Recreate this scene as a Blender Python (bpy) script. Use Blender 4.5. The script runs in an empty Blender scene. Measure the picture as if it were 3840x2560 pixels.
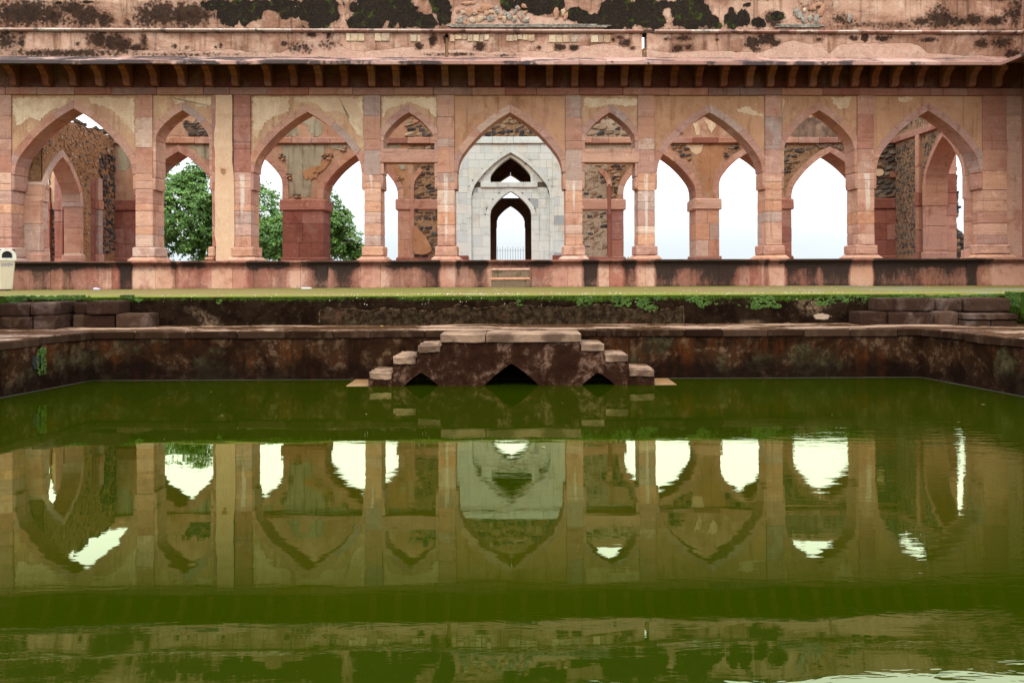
import bpy, math, random
import numpy as np
from mathutils import Vector, Matrix, noise as mnoise

random.seed(7)
SC = bpy.context.scene
COL = SC.collection

# ------------------------------------------------------------------ camera
F = 3413.33            # focal length in photo pixels (32 mm on a 36 mm sensor, 3840 px wide)
CX, CY, ROLL = 1915.0, 1020.0, 0.004
cam_d = bpy.data.cameras.new('camera')
cam_d.lens = 32.0; cam_d.sensor_width = 36.0
cam_d.shift_x = (1920 - CX) / 3840.0
cam_d.shift_y = (CY - 1280) / 3840.0
cam_d.clip_end = 4000.0
cam = bpy.data.objects.new('camera', cam_d); COL.objects.link(cam)
cam.matrix_world = Matrix.Rotation(math.pi/2, 4, 'X') @ Matrix.Rotation(-ROLL, 4, 'Z')
SC.camera = cam

# ------------------------------------------------------------------ sky (overcast) and sun
SUN_EL, SUN_AZ = math.radians(58), math.radians(200)     # azimuth of the sun, clockwise from +Y
world = bpy.data.worlds.new('World'); SC.world = world; world.use_nodes = True
wt = world.node_tree; wt.nodes.clear()
w_out = wt.nodes.new('ShaderNodeOutputWorld')
w_sky = wt.nodes.new('ShaderNodeTexSky'); w_sky.sky_type = 'NISHITA'; w_sky.sun_disc = False
w_sky.sun_elevation = SUN_EL; w_sky.sun_rotation = SUN_AZ
w_b1 = wt.nodes.new('ShaderNodeBackground'); w_b1.inputs['Strength'].default_value = 0.10
wt.links.new(w_sky.outputs[0], w_b1.inputs['Color'])
w_tc = wt.nodes.new('ShaderNodeTexCoord'); w_sep = wt.nodes.new('ShaderNodeSeparateXYZ')
wt.links.new(w_tc.outputs['Generated'], w_sep.inputs[0])
w_rmp = wt.nodes.new('ShaderNodeValToRGB'); cr = w_rmp.color_ramp
SKY = [(0.0, (.182, .203, .215)), (.03, (.196, .215, .223)), (.075, (.265, .287, .305)), (.14, (.57, .61, .68)),
       (.22, (.77, .83, .94)), (1.0, (.86, .93, 1.0))]
while len(cr.elements) < len(SKY): cr.elements.new(.5)
for e, (p, c) in zip(cr.elements, SKY): e.position = p; e.color = (*c, 1)
wt.links.new(w_sep.outputs['Z'], w_rmp.inputs[0])
w_n = wt.nodes.new('ShaderNodeTexNoise'); w_n.inputs['Scale'].default_value = 2.2; w_n.inputs['Detail'].default_value = 4
w_mp = wt.nodes.new('ShaderNodeMapping'); w_mp.inputs['Scale'].default_value = (1, 1, 3)
wt.links.new(w_tc.outputs['Generated'], w_mp.inputs[0]); wt.links.new(w_mp.outputs[0], w_n.inputs['Vector'])
w_mr = wt.nodes.new('ShaderNodeMapRange'); w_mr.inputs[1].default_value = .3; w_mr.inputs[2].default_value = .7
w_mr.inputs[3].default_value = .93; w_mr.inputs[4].default_value = 1.07
wt.links.new(w_n.outputs[0], w_mr.inputs[0])
w_mul = wt.nodes.new('ShaderNodeMath'); w_mul.operation = 'MULTIPLY'; w_mul.inputs[1].default_value = 3.0
wt.links.new(w_mr.outputs[0], w_mul.inputs[0])
w_b2 = wt.nodes.new('ShaderNodeBackground')
wt.links.new(w_rmp.outputs[0], w_b2.inputs['Color']); wt.links.new(w_mul.outputs[0], w_b2.inputs['Strength'])
w_mix = wt.nodes.new('ShaderNodeMixShader'); w_mix.inputs[0].default_value = .95
wt.links.new(w_b1.outputs[0], w_mix.inputs[1]); wt.links.new(w_b2.outputs[0], w_mix.inputs[2])
wt.links.new(w_mix.outputs[0], w_out.inputs['Surface'])

sun_d = bpy.data.lights.new('sun', 'SUN'); sun_d.energy = 1.5; sun_d.angle = math.radians(24); sun_d.color = (1, .93, .82)
sun = bpy.data.objects.new('sun', sun_d); COL.objects.link(sun)
sdir = Vector((math.sin(SUN_AZ)*math.cos(SUN_EL), math.cos(SUN_AZ)*math.cos(SUN_EL), math.sin(SUN_EL)))
sun.rotation_euler = (-sdir).to_track_quat('-Z', 'Y').to_euler(); sun.location = (0, -5, 30)

vs = SC.view_settings
vs.view_transform = 'Standard'; vs.look = 'None'; vs.gamma = 1.0; vs.use_curve_mapping = False; vs.exposure = 0.64
SC.cycles.max_bounces = 6; SC.cycles.diffuse_bounces = 3; SC.cycles.glossy_bounces = 3
SC.cycles.transparent_max_bounces = 6; SC.cycles.caustics_reflective = False; SC.cycles.caustics_refractive = False

# ------------------------------------------------------------------ measuring: photo pixel -> metres
ZF, KS = 24.38, 0.025           # distance of the arcade face, its slight skew to the picture
def ideal(px, py):
    dx, dy = px-CX, py-CY
    return dx - ROLL*dy, dy + ROLL*dx
def UX(px, d=0.0, py=650):      # lateral position on the building at depth d behind the arcade face
    xi, _ = ideal(px, py)
    return xi*(ZF+d)/(F-KS*xi)
def VZ(py, d=0.0, px=CX):       # height at the same depth
    xi, yi = ideal(px, py)
    return -yi*(ZF+d+KS*UX(px, d, py))/F
def XZ(px, py, Z):              # for plain distance Z
    xi, yi = ideal(px, py)
    return xi*Z/F, -yi*Z/F

Z_WATER, Z_LEDGE, Z_TERR, Z_FLOOR = -1.80, -0.975, -0.41, 0.325

# ------------------------------------------------------------------ frames: (u along, v up, w into the wall) -> world
class Frame:
    def __init__(s, f, flip): s.f, s.flip = f, flip
    def __call__(s, u, v, w): return s.f(u, v, w)
FAC = Frame(lambda u, v, w: (u, ZF+w+KS*u, v), False)
FLAT = Frame(lambda u, v, w: (u, w, v), False)
X_TR, X_TL = 12.70, -12.78
TRR = Frame(lambda u, v, w: (X_TR+w, u, v), True)
TRL = Frame(lambda u, v, w: (X_TL-w, u, v), False)

# ------------------------------------------------------------------ objects
WLOC = {}
def empty(name, loc, label, cat, group=None):
    o = bpy.data.objects.new(name, None); COL.objects.link(o)
    o.empty_display_size = .2
    o.location = loc; WLOC[o] = Vector(loc)
    o['label'] = label; o['category'] = cat
    if group: o['group'] = group
    return o
def tag(o, label=None, cat=None, group=None, kind=None):
    if label: o['label'] = label
    if cat: o['category'] = cat
    if group: o['group'] = group
    if kind: o['kind'] = kind
    return o
def mk(name, verts, faces, mat, parent=None, smooth=False, attr=None):
    V = np.asarray(verts, dtype=float)
    c = (V.min(0)+V.max(0))/2
    if parent is None: c[2] = V[:, 2].min()
    me = bpy.data.meshes.new(name)
    me.from_pydata((V-c).tolist(), [], faces)
    if smooth: me.polygons.foreach_set('use_smooth', [True]*len(me.polygons))
    if attr is not None:
        a = me.attributes.new('stain', 'FLOAT_COLOR', 'POINT')
        a.data.foreach_set('color', np.asarray(attr, dtype=np.float32).ravel())
    if mat: me.materials.append(mat)
    me.update()
    return place(name, me, c, parent)
def place(name, me, loc, parent=None, scale=None, rot=None):
    o = bpy.data.objects.new(name, me); COL.objects.link(o)
    w = Vector(loc); WLOC[o] = w
    if parent: o.parent = parent; o.location = w-WLOC[parent]
    else: o.location = w
    if scale: o.scale = scale
    if rot: o.rotation_euler = rot
    return o

# ------------------------------------------------------------------ shapes
def join(parts):
    V, Fc = [], []
    for v, f in parts:
        n = len(V); V += list(v); Fc += [tuple(i+n for i in q) for q in f]
    return V, Fc
def box(fr, u0, u1, v0, v1, w0, w1, ch=.010, jit=0.0):
    """a dressed block: chamfered edges, slightly uneven corners"""
    ch = min(ch, (u1-u0)*.3, (v1-v0)*.3, (w1-w0)*.3)
    V, idx = [], {}
    for i, (u, su) in enumerate(((u0, 1), (u1, -1))):
        for j, (v, sv) in enumerate(((v0, 1), (v1, -1))):
            for k, (w, sw) in enumerate(((w0, 1), (w1, -1))):
                r = [random.uniform(-jit, jit) for _ in range(3)] if jit else (0, 0, 0)
                c = ch*random.uniform(.6, 1.6) if jit else ch
                uu, vv, ww = u+r[0], v+r[1], w+r[2]
                for a in range(3):
                    p = [uu+su*c, vv+sv*c, ww+sw*c]; p[a] = (uu, vv, ww)[a]
                    idx[(i, j, k, a)] = len(V); V.append(fr(*p))
    Fc = []
    def q(*k): Fc.append(tuple(idx[x] for x in k))
    for a in range(3):
        b, c = (a+1) % 3, (a+2) % 3
        for s in (0, 1):
            def kk(x, y):
                t = [0, 0, 0]; t[a] = s; t[b] = x; t[c] = y; return (*t, a)
            o = (kk(0, 0), kk(1, 0), kk(1, 1), kk(0, 1))
            q(*(o if s else o[::-1]))
    for a in range(3):
        b, c = (a+1) % 3, (a+2) % 3
        for x in (0, 1):
            for y in (0, 1):
                t0 = [0, 0, 0]; t1 = [0, 0, 0]
                t0[b] = t1[b] = x; t0[c] = t1[c] = y; t1[a] = 1
                q((*t0, b), (*t1, b), (*t1, c), (*t0, c))
    for i in (0, 1):
        for j in (0, 1):
            for k in (0, 1): q((i, j, k, 0), (i, j, k, 1), (i, j, k, 2))
    return V, Fc
def prism(fr, poly, w0, w1):
    n = len(poly)
    V = [fr(u, v, w0) for u, v in poly]+[fr(u, v, w1) for u, v in poly]
    Fc = [tuple(range(n)), tuple(range(2*n-1, n-1, -1))]
    Fc += [(i, n+i, n+(i+1) % n, (i+1) % n) for i in range(n)]
    return V, Fc
def prism_u(fr, prof, u0, u1):
    """profile in (w, v) drawn out along u"""
    n = len(prof)
    V = [fr(u0, v, w) for w, v in prof]+[fr(u1, v, w) for w, v in prof]
    Fc = [tuple(range(n)), tuple(range(2*n-1, n-1, -1))]
    Fc += [(i, n+i, n+(i+1) % n, (i+1) % n) for i in range(n)]
    return V, Fc
def jag(poly, step=.10, amp=.03):
    out = []
    n = len(poly)
    for i in range(n):
        a, b = poly[i], poly[(i+1) % n]
        L = math.hypot(b[0]-a[0], b[1]-a[1]); m = max(1, int(L/step))
        for j in range(m):
            t = j/m
            s = 1 if j else .6
            out.append((a[0]+(b[0]-a[0])*t+random.gauss(0, amp)*s, a[1]+(b[1]-a[1])*t+random.gauss(0, amp)*s))
    return out
def arch_half(a, h, n=14, pe=28, pm=55):
    """left half of a four-centred arch, from (-a,0) to (0,h): points and outward normals"""
    pe, pm = math.radians(pe), math.radians(pm)
    A = np.array([[1-math.sin(pm), math.sin(pm)-math.sin(pe)], [math.cos(pm), math.cos(pe)-math.cos(pm)]])
    r1, r2 = np.linalg.solve(A, [a, h])
    P, N = [], []
    x, z = -a, 0.0
    n1 = n//2
    for i in range(n+1):
        if i <= n1:
            ph = math.pi/2+(pm-math.pi/2)*i/n1
            x = -a+r1*(1-math.sin(ph)); z = r1*math.cos(ph)
        else:
            ph = pm+(pe-pm)*(i-n1)/(n-n1)
            x = -a+r1*(1-math.sin(pm))+r2*(math.sin(pm)-math.sin(ph))
            z = r1*math.cos(pm)+r2*(math.cos(ph)-math.cos(pm))
        P.append((x, z)); N.append((-math.sin(ph), math.cos(ph)))
    return P, N, pe
class Arch:
    def __init__(s, uc, vs, a, h, t=.19, n=14, **k):
        s.uc, s.vs, s.a, s.h, s.t, s.n = uc, vs, a, h, t, n
        s.P, s.N, s.pe = arch_half(a, h, n, **k)
        s.In = [(uc+x, vs+z) for x, z in s.P]
        s.Out = [(uc+x+nx*t, vs+z+nz*t) for (x, z), (nx, nz) in zip(s.P, s.N)]
        s.apex_out = (uc, vs+h+t/math.cos(s.pe))
        s.InR = [(2*uc-u, v) for u, v in s.In]; s.OutR = [(2*uc-u, v) for u, v in s.Out]
        s.full_in = s.In+s.InR[-2::-1]
        o = s.Out+[s.apex_out]; orr = s.OutR+[s.apex_out]
        s.full_out = o+orr[-2::-1]
    def z_in(s, u):
        xs = [p[0] for p in s.full_in]; zs = [p[1] for p in s.full_in]
        return float(np.interp(u, xs, zs))
    def z_out(s, u):
        xs = [p[0] for p in s.full_out]; zs = [p[1] for p in s.full_out]
        return float(np.interp(u, xs, zs))
def voussoirs(fr, ar, w0, w1, mats, parent, cuts=(0, 4, 7, 11, 14), gap=.006, name='voussoir', jit=.006):
    """each stone of the ring is a mesh of its own; a stone of the crown may cross the apex or stop at it"""
    for side in (0, 1):
        In, Out = (ar.In, ar.Out) if side == 0 else (ar.InR, ar.OutR)
        for c0, c1 in zip(cuts[:-1], cuts[1:]):
            i = In[c0:c1+1]; o = Out[c0:c1+1]
            if c1 == ar.n: o = o+[ar.apex_out]
            i = list(i); o = list(o)
            def pull(p, q, g):
                L = math.hypot(q[0]-p[0], q[1]-p[1]) or 1
                return (p[0]+(q[0]-p[0])*g/L, p[1]+(q[1]-p[1])*g/L)
            g = gap/2
            i[0], o[0] = pull(i[0], i[1], g), pull(o[0], o[1], g)
            i[-1], o[-1] = pull(i[-1], i[-2], g), pull(o[-1], o[-2], g)
            dw = random.uniform(-jit, jit)
            v, f = prism(fr, i+o[::-1], w0+dw, w1+dw)
            if (side == 1): f = [q[::-1] for q in f]
            mk(name, v, f, random.choice(mats), parent)
def column_poly(xs, low, up):
    lo = [(x, z) for x, z in zip(xs, low)]; hi = [(x, z) for x, z in zip(xs, up)]
    return lo+hi[::-1]
def grid_panel(name, fr, u0, u1, v0, v1, w0, w1, step, field, mat, parent=None, disp=None, top=None, bot=None):
    """box whose front face is a fine grid carrying weathering masks"""
    nu = max(1, int(round((u1-u0)/step))); nv = max(1, int(round((v1-v0)/step)))
    V, A, Fc = [], [], []
    for j in range(nv+1):
        for i in range(nu+1):
            u = u0+(u1-u0)*i/nu; t = j/nv
            vt = v1+(top(u) if top else 0); vb = v0+(bot(u) if bot else 0)
            v = vb+(vt-vb)*t
            w = w0+(disp(u, v) if disp else 0)
            V.append(fr(u, v, w)); A.append(field(u, v) if field else (0, 0, 0, 1))
    def id(i, j): return j*(nu+1)+i
    for j in range(nv):
        for i in range(nu): Fc.append((id(i, j), id(i+1, j), id(i+1, j+1), id(i, j+1)))
    ring = [id(i, 0) for i in range(nu+1)]+[id(nu, j) for j in range(1, nv+1)]+[id(i, nv) for i in range(nu-1, -1, -1)]+[id(0, j) for j in range(nv-1, 0, -1)]
    b = len(V)
    for r in ring:
        j, i = divmod(r, nu+1); u = u0+(u1-u0)*i/nu
        vt = v1+(top(u) if top else 0); vb = v0+(bot(u) if bot else 0)
        V.append(fr(u, vb+(vt-vb)*j/nv, w1)); A.append(A[r])
    n = len(ring)
    for i in range(n): Fc.append((ring[i], b+i, b+(i+1) % n, ring[(i+1) % n]))
    Fc.append(tuple(range(b+n-1, b-1, -1)))
    return mk(name, V, Fc, mat, parent, attr=A)
def blobs(L, d=0.0, dflt=CX):
    """list of (px, py, rx, ry, amount) on the photo -> field of (u, v)"""
    R = []
    for (px, py, rx, ry, a) in L:
        s = (ZF+d)/F
        R.append((UX(px, d, py), VZ(py, d, px), rx*s, ry*s, a))
    R = np.array(R) if R else np.zeros((0, 5))
    def f(u, v):
        if not len(R): return 0.0
        q = ((u-R[:, 0])/R[:, 2])**2+((v-R[:, 1])/R[:, 3])**2
        return float(np.max(R[:, 4]*np.clip(1.22-.72*np.sqrt(q), 0, 1)))
    return f
def nz(x, y, z=0.0): return mnoise.noise(Vector((x, y, z)))

# ------------------------------------------------------------------ materials
ALB = .76
class G:
    def __init__(s, name):
        s.m = bpy.data.materials.new(name); s.m.use_nodes = True
        s.t = s.m.node_tree; s.t.nodes.clear()
        s.pos = s.n('ShaderNodeNewGeometry').outputs['Position']
    def n(s, typ, ins=None, **pr):
        x = s.t.nodes.new(typ)
        for k, v in pr.items(): setattr(x, k, v)
        for k, v in (ins or {}).items(): s.put(x.inputs[k], v)
        return x
    def put(s, sock, v):
        if isinstance(v, bpy.types.NodeSocket): s.t.links.new(v, sock)
        elif isinstance(v, (tuple, list)) and len(v) == 3 and sock.type == 'RGBA': sock.default_value = (*v, 1)
        else: sock.default_value = v
    def scaled(s, sc, vec=None, loc=(0, 0, 0)):
        return s.n('ShaderNodeMapping', {'Vector': vec or s.pos, 'Scale': sc, 'Location': loc}).outputs[0]
    def noise(s, scale, detail=3, rough=.55, dist=0.0, vec=None, sc=None, loc=(0, 0, 0)):
        v = vec or s.pos
        if sc or loc != (0, 0, 0): v = s.scaled(sc or (1, 1, 1), v, loc)
        return s.n('ShaderNodeTexNoise', {'Vector': v, 'Scale': scale, 'Detail': detail, 'Roughness': rough, 'Distortion': dist}).outputs[0]
    def vor(s, scale, vec=None, feature='F1', rnd=1.0):
        return s.n('ShaderNodeTexVoronoi', {'Vector': vec or s.pos, 'Scale': scale, 'Randomness': rnd}, feature=feature)
    def ramp(s, fac, stops, interp='LINEAR'):
        x = s.n('ShaderNodeValToRGB', {'Fac': fac}); r = x.color_ramp; r.interpolation = interp
        while len(r.elements) < len(stops): r.elements.new(.5)
        for e, (p, c) in zip(r.elements, stops):
            e.position = p; e.color = (*c, 1) if isinstance(c, (tuple, list)) else (c, c, c, 1)
        return x.outputs[0]
    def rng(s, fac, a, b, c=0.0, d=1.0):
        return s.n('ShaderNodeMapRange', {0: fac, 1: a, 2: b, 3: c, 4: d}, interpolation_type='SMOOTHSTEP').outputs[0]
    def mix(s, fac, a, b, blend='MIX'):
        x = s.n('ShaderNodeMix', data_type='RGBA', blend_type=blend)
        s.put(x.inputs[0], fac); s.put(x.inputs[6], a); s.put(x.inputs[7], b)
        return x.outputs[2]
    def math(s, op, a, b=0.0, c=None):
        x = s.n('ShaderNodeMath', {0: a, 1: b}, operation=op)
        if c is not None: s.put(x.inputs[2], c)
        return x.outputs[0]
    def rnd(s): return s.n('ShaderNodeObjectInfo').outputs['Random']
    def attr(s):
        a = s.n('ShaderNodeAttribute', attribute_name='stain').outputs['Color']
        return s.n('ShaderNodeSeparateColor', {0: a}).outputs
    def xyz(s): return s.n('ShaderNodeSeparateXYZ', {0: s.pos}).outputs
    def bump(s, h, dist, strength=1.0, normal=None):
        x = s.n('ShaderNodeBump', {'Height': h, 'Distance': dist, 'Strength': strength})
        if normal: s.put(x.inputs['Normal'], normal)
        return x.outputs[0]
    def out(s, col, rough=.85, normal=None, spec=.3, **k):
        col = s.mix(1.0, col, (ALB*1.04, ALB, ALB*.93), 'MULTIPLY')          # stone stays within real-world reflectance
        b = s.n('ShaderNodeBsdfPrincipled', {'Base Color': col, 'Roughness': rough})
        b.inputs['Specular IOR Level'].default_value = spec
        for kk, v in k.items(): s.put(b.inputs[kk], v)
        if normal: s.put(b.inputs['Normal'], normal)
        o = s.n('ShaderNodeOutputMaterial', {'Surface': b.outputs[0]})
        return s.m

def sandstone(name, tones, strata=.5, grime=.35, streak=None, blotch=(.30, .10, .065), bl=.45):
    g = G(name)
    rn = g.rnd()
    n = len(tones)
    base = g.ramp(rn, [((i+.5)/n, c) for i, c in enumerate(tones)], 'LINEAR')
    off = g.n('ShaderNodeCombineXYZ', {0: g.math('MULTIPLY', rn, 37.0), 1: 0.0, 2: g.math('MULTIPLY', rn, 91.0)}).outputs[0]
    pv = g.n('ShaderNodeVectorMath', {0: g.pos, 1: off}, operation='ADD').outputs[0]
    st = g.noise(1.0, 5, .62, .9, vec=pv, sc=(.8, .8, 9))
    c = g.mix(strata, base, g.mix(1.0, base, g.ramp(st, [(.28, (.58, .48, .46)), (.44, (.93, .90, .88)), (.60, (1.10, 1.12, 1.13)), (.74, (1.38, 1.46, 1.5))]), 'MULTIPLY'))
    bn = g.noise(1.9, 6, .66, .4, vec=pv)
    c = g.mix(g.math('MULTIPLY', g.rng(bn, .535, .62), bl), c, blotch)
    ln = g.noise(3.3, 6, .68, .3, vec=pv, loc=(7, 3, 5))
    c = g.mix(g.math('MULTIPLY', g.rng(ln, .57, .64), .5), c, g.mix(1.0, c, (1.35, 1.5, 1.6), 'MULTIPLY'))
    dp = g.noise(1.0, 5, .66, .3, sc=(5, 5, .45), loc=(1, 4, 9))
    c = g.mix(g.math('MULTIPLY', g.rng(dp, .56, .72), .55), c, g.mix(1.0, c, (.42, .33, .30), 'MULTIPLY'))
    wn = g.noise(.7, 6, .7, .8, loc=(2, 8, 3))
    c = g.mix(g.math('MULTIPLY', g.rng(wn, .50, .66), .6), c, g.mix(.5, c, (.30, .22, .185)))
    gn = g.noise(9, 6, .72)
    c = g.mix(g.math('MULTIPLY', g.rng(gn, .585, .68), grime), c, g.mix(1.0, c, (.18, .14, .12), 'MULTIPLY'))
    fn = g.noise(42, 4, .75)
    c = g.mix(.65, c, g.mix(1.0, c, g.ramp(fn, [(.28, .55), (.5, 1.0), (.72, 1.4)]), 'MULTIPLY'))
    if streak:                          # whitewash run down the stone: (x, half width, top, bottom)
        xs, hw, zt, zb = streak
        x, y, z = g.xyz()
        wob = g.math('MULTIPLY', g.math('SUBTRACT', g.noise(3.0, 4, .6, sc=(1, 1, .6)), .5), hw*1.6)
        dx = g.math('ABSOLUTE', g.math('SUBTRACT', g.math('ADD', x, wob), xs))
        tt = g.n('ShaderNodeMapRange', {0: z, 1: zb, 2: zt, 3: .45, 4: 1.0}).outputs[0]
        m = g.rng(g.math('DIVIDE', dx, g.math('MULTIPLY', tt, hw)), 1.15, .55)
        m = g.math('MULTIPLY', m, g.rng(z, zt+.03, zt-.10)); m = g.math('MULTIPLY', m, g.rng(z, zb-.2, zb+.5))
        m = g.math('MULTIPLY', m, g.rng(g.noise(14, 5, .7, sc=(1, 1, .35)), .30, .52))
        c = g.mix(g.math('MULTIPLY', m, .62), c, (.66, .60, .52))
    h = g.math('ADD', g.math('MULTIPLY', st, .5), g.math('ADD', g.math('MULTIPLY', gn, .5), g.math('MULTIPLY', fn, .35)))
    return g.out(c, .92, g.bump(h, .022, 1.0), .06)

PINK = [(.46, .25, .175), (.42, .215, .15), (.36, .165, .115), (.47, .28, .20), (.39, .22, .175), (.44, .22, .14), (.52, .35, .26), (.35, .245, .205)]
LOW = [(.54, .315, .225), (.47, .255, .175), (.55, .30, .19), (.43, .225, .16), (.56, .35, .26), (.50, .25, .15), (.41, .235, .19), (.60, .42, .32), (.42, .29, .24)]
RED = [(.30, .12, .085), (.36, .16, .115), (.25, .10, .075), (.33, .17, .14), (.40, .21, .155)]
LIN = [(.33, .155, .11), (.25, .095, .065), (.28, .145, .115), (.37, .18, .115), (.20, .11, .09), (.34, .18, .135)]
M_PINK = sandstone('sandstone_pink', PINK)
M_LOW = sandstone('sandstone_pale_pink', LOW, .5, .3, bl=.35)
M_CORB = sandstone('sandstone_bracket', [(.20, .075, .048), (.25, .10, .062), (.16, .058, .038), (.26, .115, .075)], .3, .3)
M_RED = sandstone('sandstone_red', RED, .35, .3, blotch=(.20, .06, .04))
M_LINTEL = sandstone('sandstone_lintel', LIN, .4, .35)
M_DKRED = sandstone('sandstone_dark_red', [(.20, .072, .05), (.26, .10, .07), (.22, .075, .055), (.30, .14, .105)], .3, .45, blotch=(.12, .035, .025))
M_FRIEZE = sandstone('sandstone_shaded_red', [(.135, .046, .032), (.12, .04, .028)], .3, .5, blotch=(.07, .022, .016))  # dark red stone, deepened so the eave's shade sits in its colour
M_VOUS = sandstone('sandstone_voussoir', [(.46, .255, .185), (.40, .205, .15), (.49, .28, .195), (.38, .215, .175), (.44, .23, .15)], .45, .3)

def eave_mat():
    g = G('eave_sandstone'); rn = g.rnd()
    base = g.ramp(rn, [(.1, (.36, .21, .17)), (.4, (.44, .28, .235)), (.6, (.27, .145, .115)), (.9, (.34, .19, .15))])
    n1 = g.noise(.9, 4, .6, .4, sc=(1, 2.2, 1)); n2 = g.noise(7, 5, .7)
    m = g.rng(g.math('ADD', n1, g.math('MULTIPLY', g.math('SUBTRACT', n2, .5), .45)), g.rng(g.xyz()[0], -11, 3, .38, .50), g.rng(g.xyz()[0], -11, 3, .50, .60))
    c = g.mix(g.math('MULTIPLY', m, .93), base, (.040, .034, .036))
    return g.out(c, .85, g.bump(g.noise(30, 4, .7), .01), .1)
M_EAVE = eave_mat()

def plaster(name, cols, stain=False, rough=.9, patch=(.57, .46, .28), streaks=.3, pr=(.55, .62)):
    """lime plaster; with stain=True the mesh carries lichen / moss / peeled masks"""
    g = G(name)
    a = g.noise(.9, 5, .6, .5); b = g.noise(3.1, 6, .66); f = g.noise(48, 3, .7)
    c = g.mix(g.rng(a, .35, .65), cols[0], cols[1])
    c = g.mix(g.math('MULTIPLY', g.rng(b, .50, .66), .8), c, cols[2])
    c = g.mix(g.math('MULTIPLY', g.rng(g.noise(2.1, 6, .7, .5, loc=(5, 2, 8)), .54, .66), .55), c, g.mix(1.0, c, (.66, .56, .50), 'MULTIPLY'))
    c = g.mix(g.math('MULTIPLY', g.rng(g.noise(.8, 6, .72, .9, loc=(6, 1, 2)), .50, .64), .5), c, g.mix(.5, c, (.36, .25, .185)))
    drip = g.noise(1.0, 5, .66, .3, sc=(6, 6, .5))
    c = g.mix(g.math('MULTIPLY', g.rng(drip, .50, .68), streaks), c, g.mix(1.0, c, (.34, .27, .23), 'MULTIPLY'))
    if patch:
        p = g.math('ADD', g.noise(1.15, 6, .62, .6, loc=(3, 9, 1)), 0)
        c = g.mix(g.math('MULTIPLY', g.rng(p, pr[0], pr[1]), .75), c, patch)
    if stain:
        at = g.attr()
        n1 = g.noise(6.5, 6, .75, .5); n2 = g.noise(19, 4, .7); v = g.vor(11, vec=g.scaled((1, 1, 1))).outputs[0]
        nn = g.math('ADD', g.math('MULTIPLY', g.math('SUBTRACT', n1, .5), 1.25), g.math('MULTIPLY', g.math('SUBTRACT', n2, .5), .65))
        c = g.mix(g.math('MULTIPLY', g.rng(g.noise(.55, 6, .7, .6, sc=(1, 1, 1.6), loc=(9, 2, 4)), .44, .62), .85), c, g.mix(1.0, c, (.50, .41, .37), 'MULTIPLY'))
        # peeled lower coat
        mp = g.rng(g.math('ADD', at[2], g.math('MULTIPLY', nn, .35)), .42, .52)
        peel = g.mix(g.rng(n1, .36, .66), (.43, .25, .185), (.49, .345, .26))
        peel = g.mix(g.math('MULTIPLY', g.rng(n2, .56, .68), .5), peel, (.16, .085, .062))
        c = g.mix(mp, c, peel)
        edge = g.math('MULTIPLY', g.rng(at[2], .32, .45), g.rng(at[2], .62, .48))
        c = g.mix(g.math('MULTIPLY', g.math('MULTIPLY', edge, g.rng(n1, .4, .6)), .5), c, (.26, .095, .06))
        cell = g.math('MULTIPLY', g.math('SUBTRACT', .42, v), .55)
        ml = g.rng(g.math('ADD', g.math('ADD', g.math('MULTIPLY', at[0], 1.12), cell), nn), .24, .72)
        c = g.mix(g.math('MULTIPLY', g.rng(g.math('ADD', at[0], g.math('MULTIPLY', nn, .4)), .08, .5), .45), c, g.mix(1.0, c, (.42, .33, .29), 'MULTIPLY'))
        dark = g.mix(g.rng(n1, .40, .62), (.009, .0065, .005), (.034, .017, .0095))
        c = g.mix(g.math('MULTIPLY', ml, .94), c, dark)
        # large soot patches of moss with crisp flaked outlines
        nb = g.math('MULTIPLY', g.math('SUBTRACT', g.noise(2.6, 3, .55, .9, sc=(1.2, 1.2, .8)), .5), 1.5)
        mg = g.rng(g.math('ADD', g.math('ADD', g.math('MULTIPLY', at[1], 1.18), nb), g.math('MULTIPLY', nn, .16)), .50, .55)
        moss = g.mix(g.rng(g.noise(4.5, 5, .7), .54, .74), g.mix(g.rng(n2, .4, .6), (.008, .0068, .0055), (.020, .015, .010)), (.042, .070, .005))
        halo = g.rng(g.math('ADD', g.math('ADD', g.math('MULTIPLY', at[1], 1.18), nb), g.math('MULTIPLY', nn, .5)), .30, .52)
        c = g.mix(g.math('MULTIPLY', halo, .55), c, (.10, .06, .04))
        c = g.mix(g.math('MULTIPLY', mg, .97), c, moss)
        h = g.math('ADD', g.math('MULTIPLY', mg, -.4), g.math('ADD', g.math('MULTIPLY', mp, -.2), g.math('ADD', g.math('MULTIPLY', n1, .6), g.math('MULTIPLY', n2, .4))))
        nrm = g.bump(h, .035, .9)
    else:
        sp = g.noise(26, 4, .75)
        c = g.mix(g.math('MULTIPLY', g.rng(sp, .66, .74), .55), c, (.13, .075, .05))
        nrm = g.bump(g.math('ADD', g.math('MULTIPLY', b, .8), g.math('MULTIPLY', sp, .5)), .02, .8)
    c = g.mix(.55, c, g.mix(1.0, c, g.ramp(f, [(.28, .6), (.5, 1.0), (.72, 1.35)]), 'MULTIPLY'))
    return g.out(c, rough, nrm, .05)
M_TOP = plaster('parapet_plaster', [(.47, .295, .21), (.39, .225, .155), (.53, .375, .28)], True, patch=None, streaks=.7)
M_SPAN = plaster('spandrel_plaster', [(.50, .305, .18), (.43, .235, .14), (.56, .385, .235)], patch=(.38, .205, .145), pr=(.57, .66), streaks=.45)
M_SPANC = plaster('spandrel_plaster_plain', [(.47, .255, .145), (.40, .205, .115), (.50, .29, .165)], patch=(.35, .175, .12), pr=(.55, .68), streaks=.4)
M_CREAM = plaster('cream_plaster', [(.60, .43, .28), (.64, .49, .335), (.53, .36, .22)], patch=(.50, .33, .21), pr=(.52, .60), streaks=.15)
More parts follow.
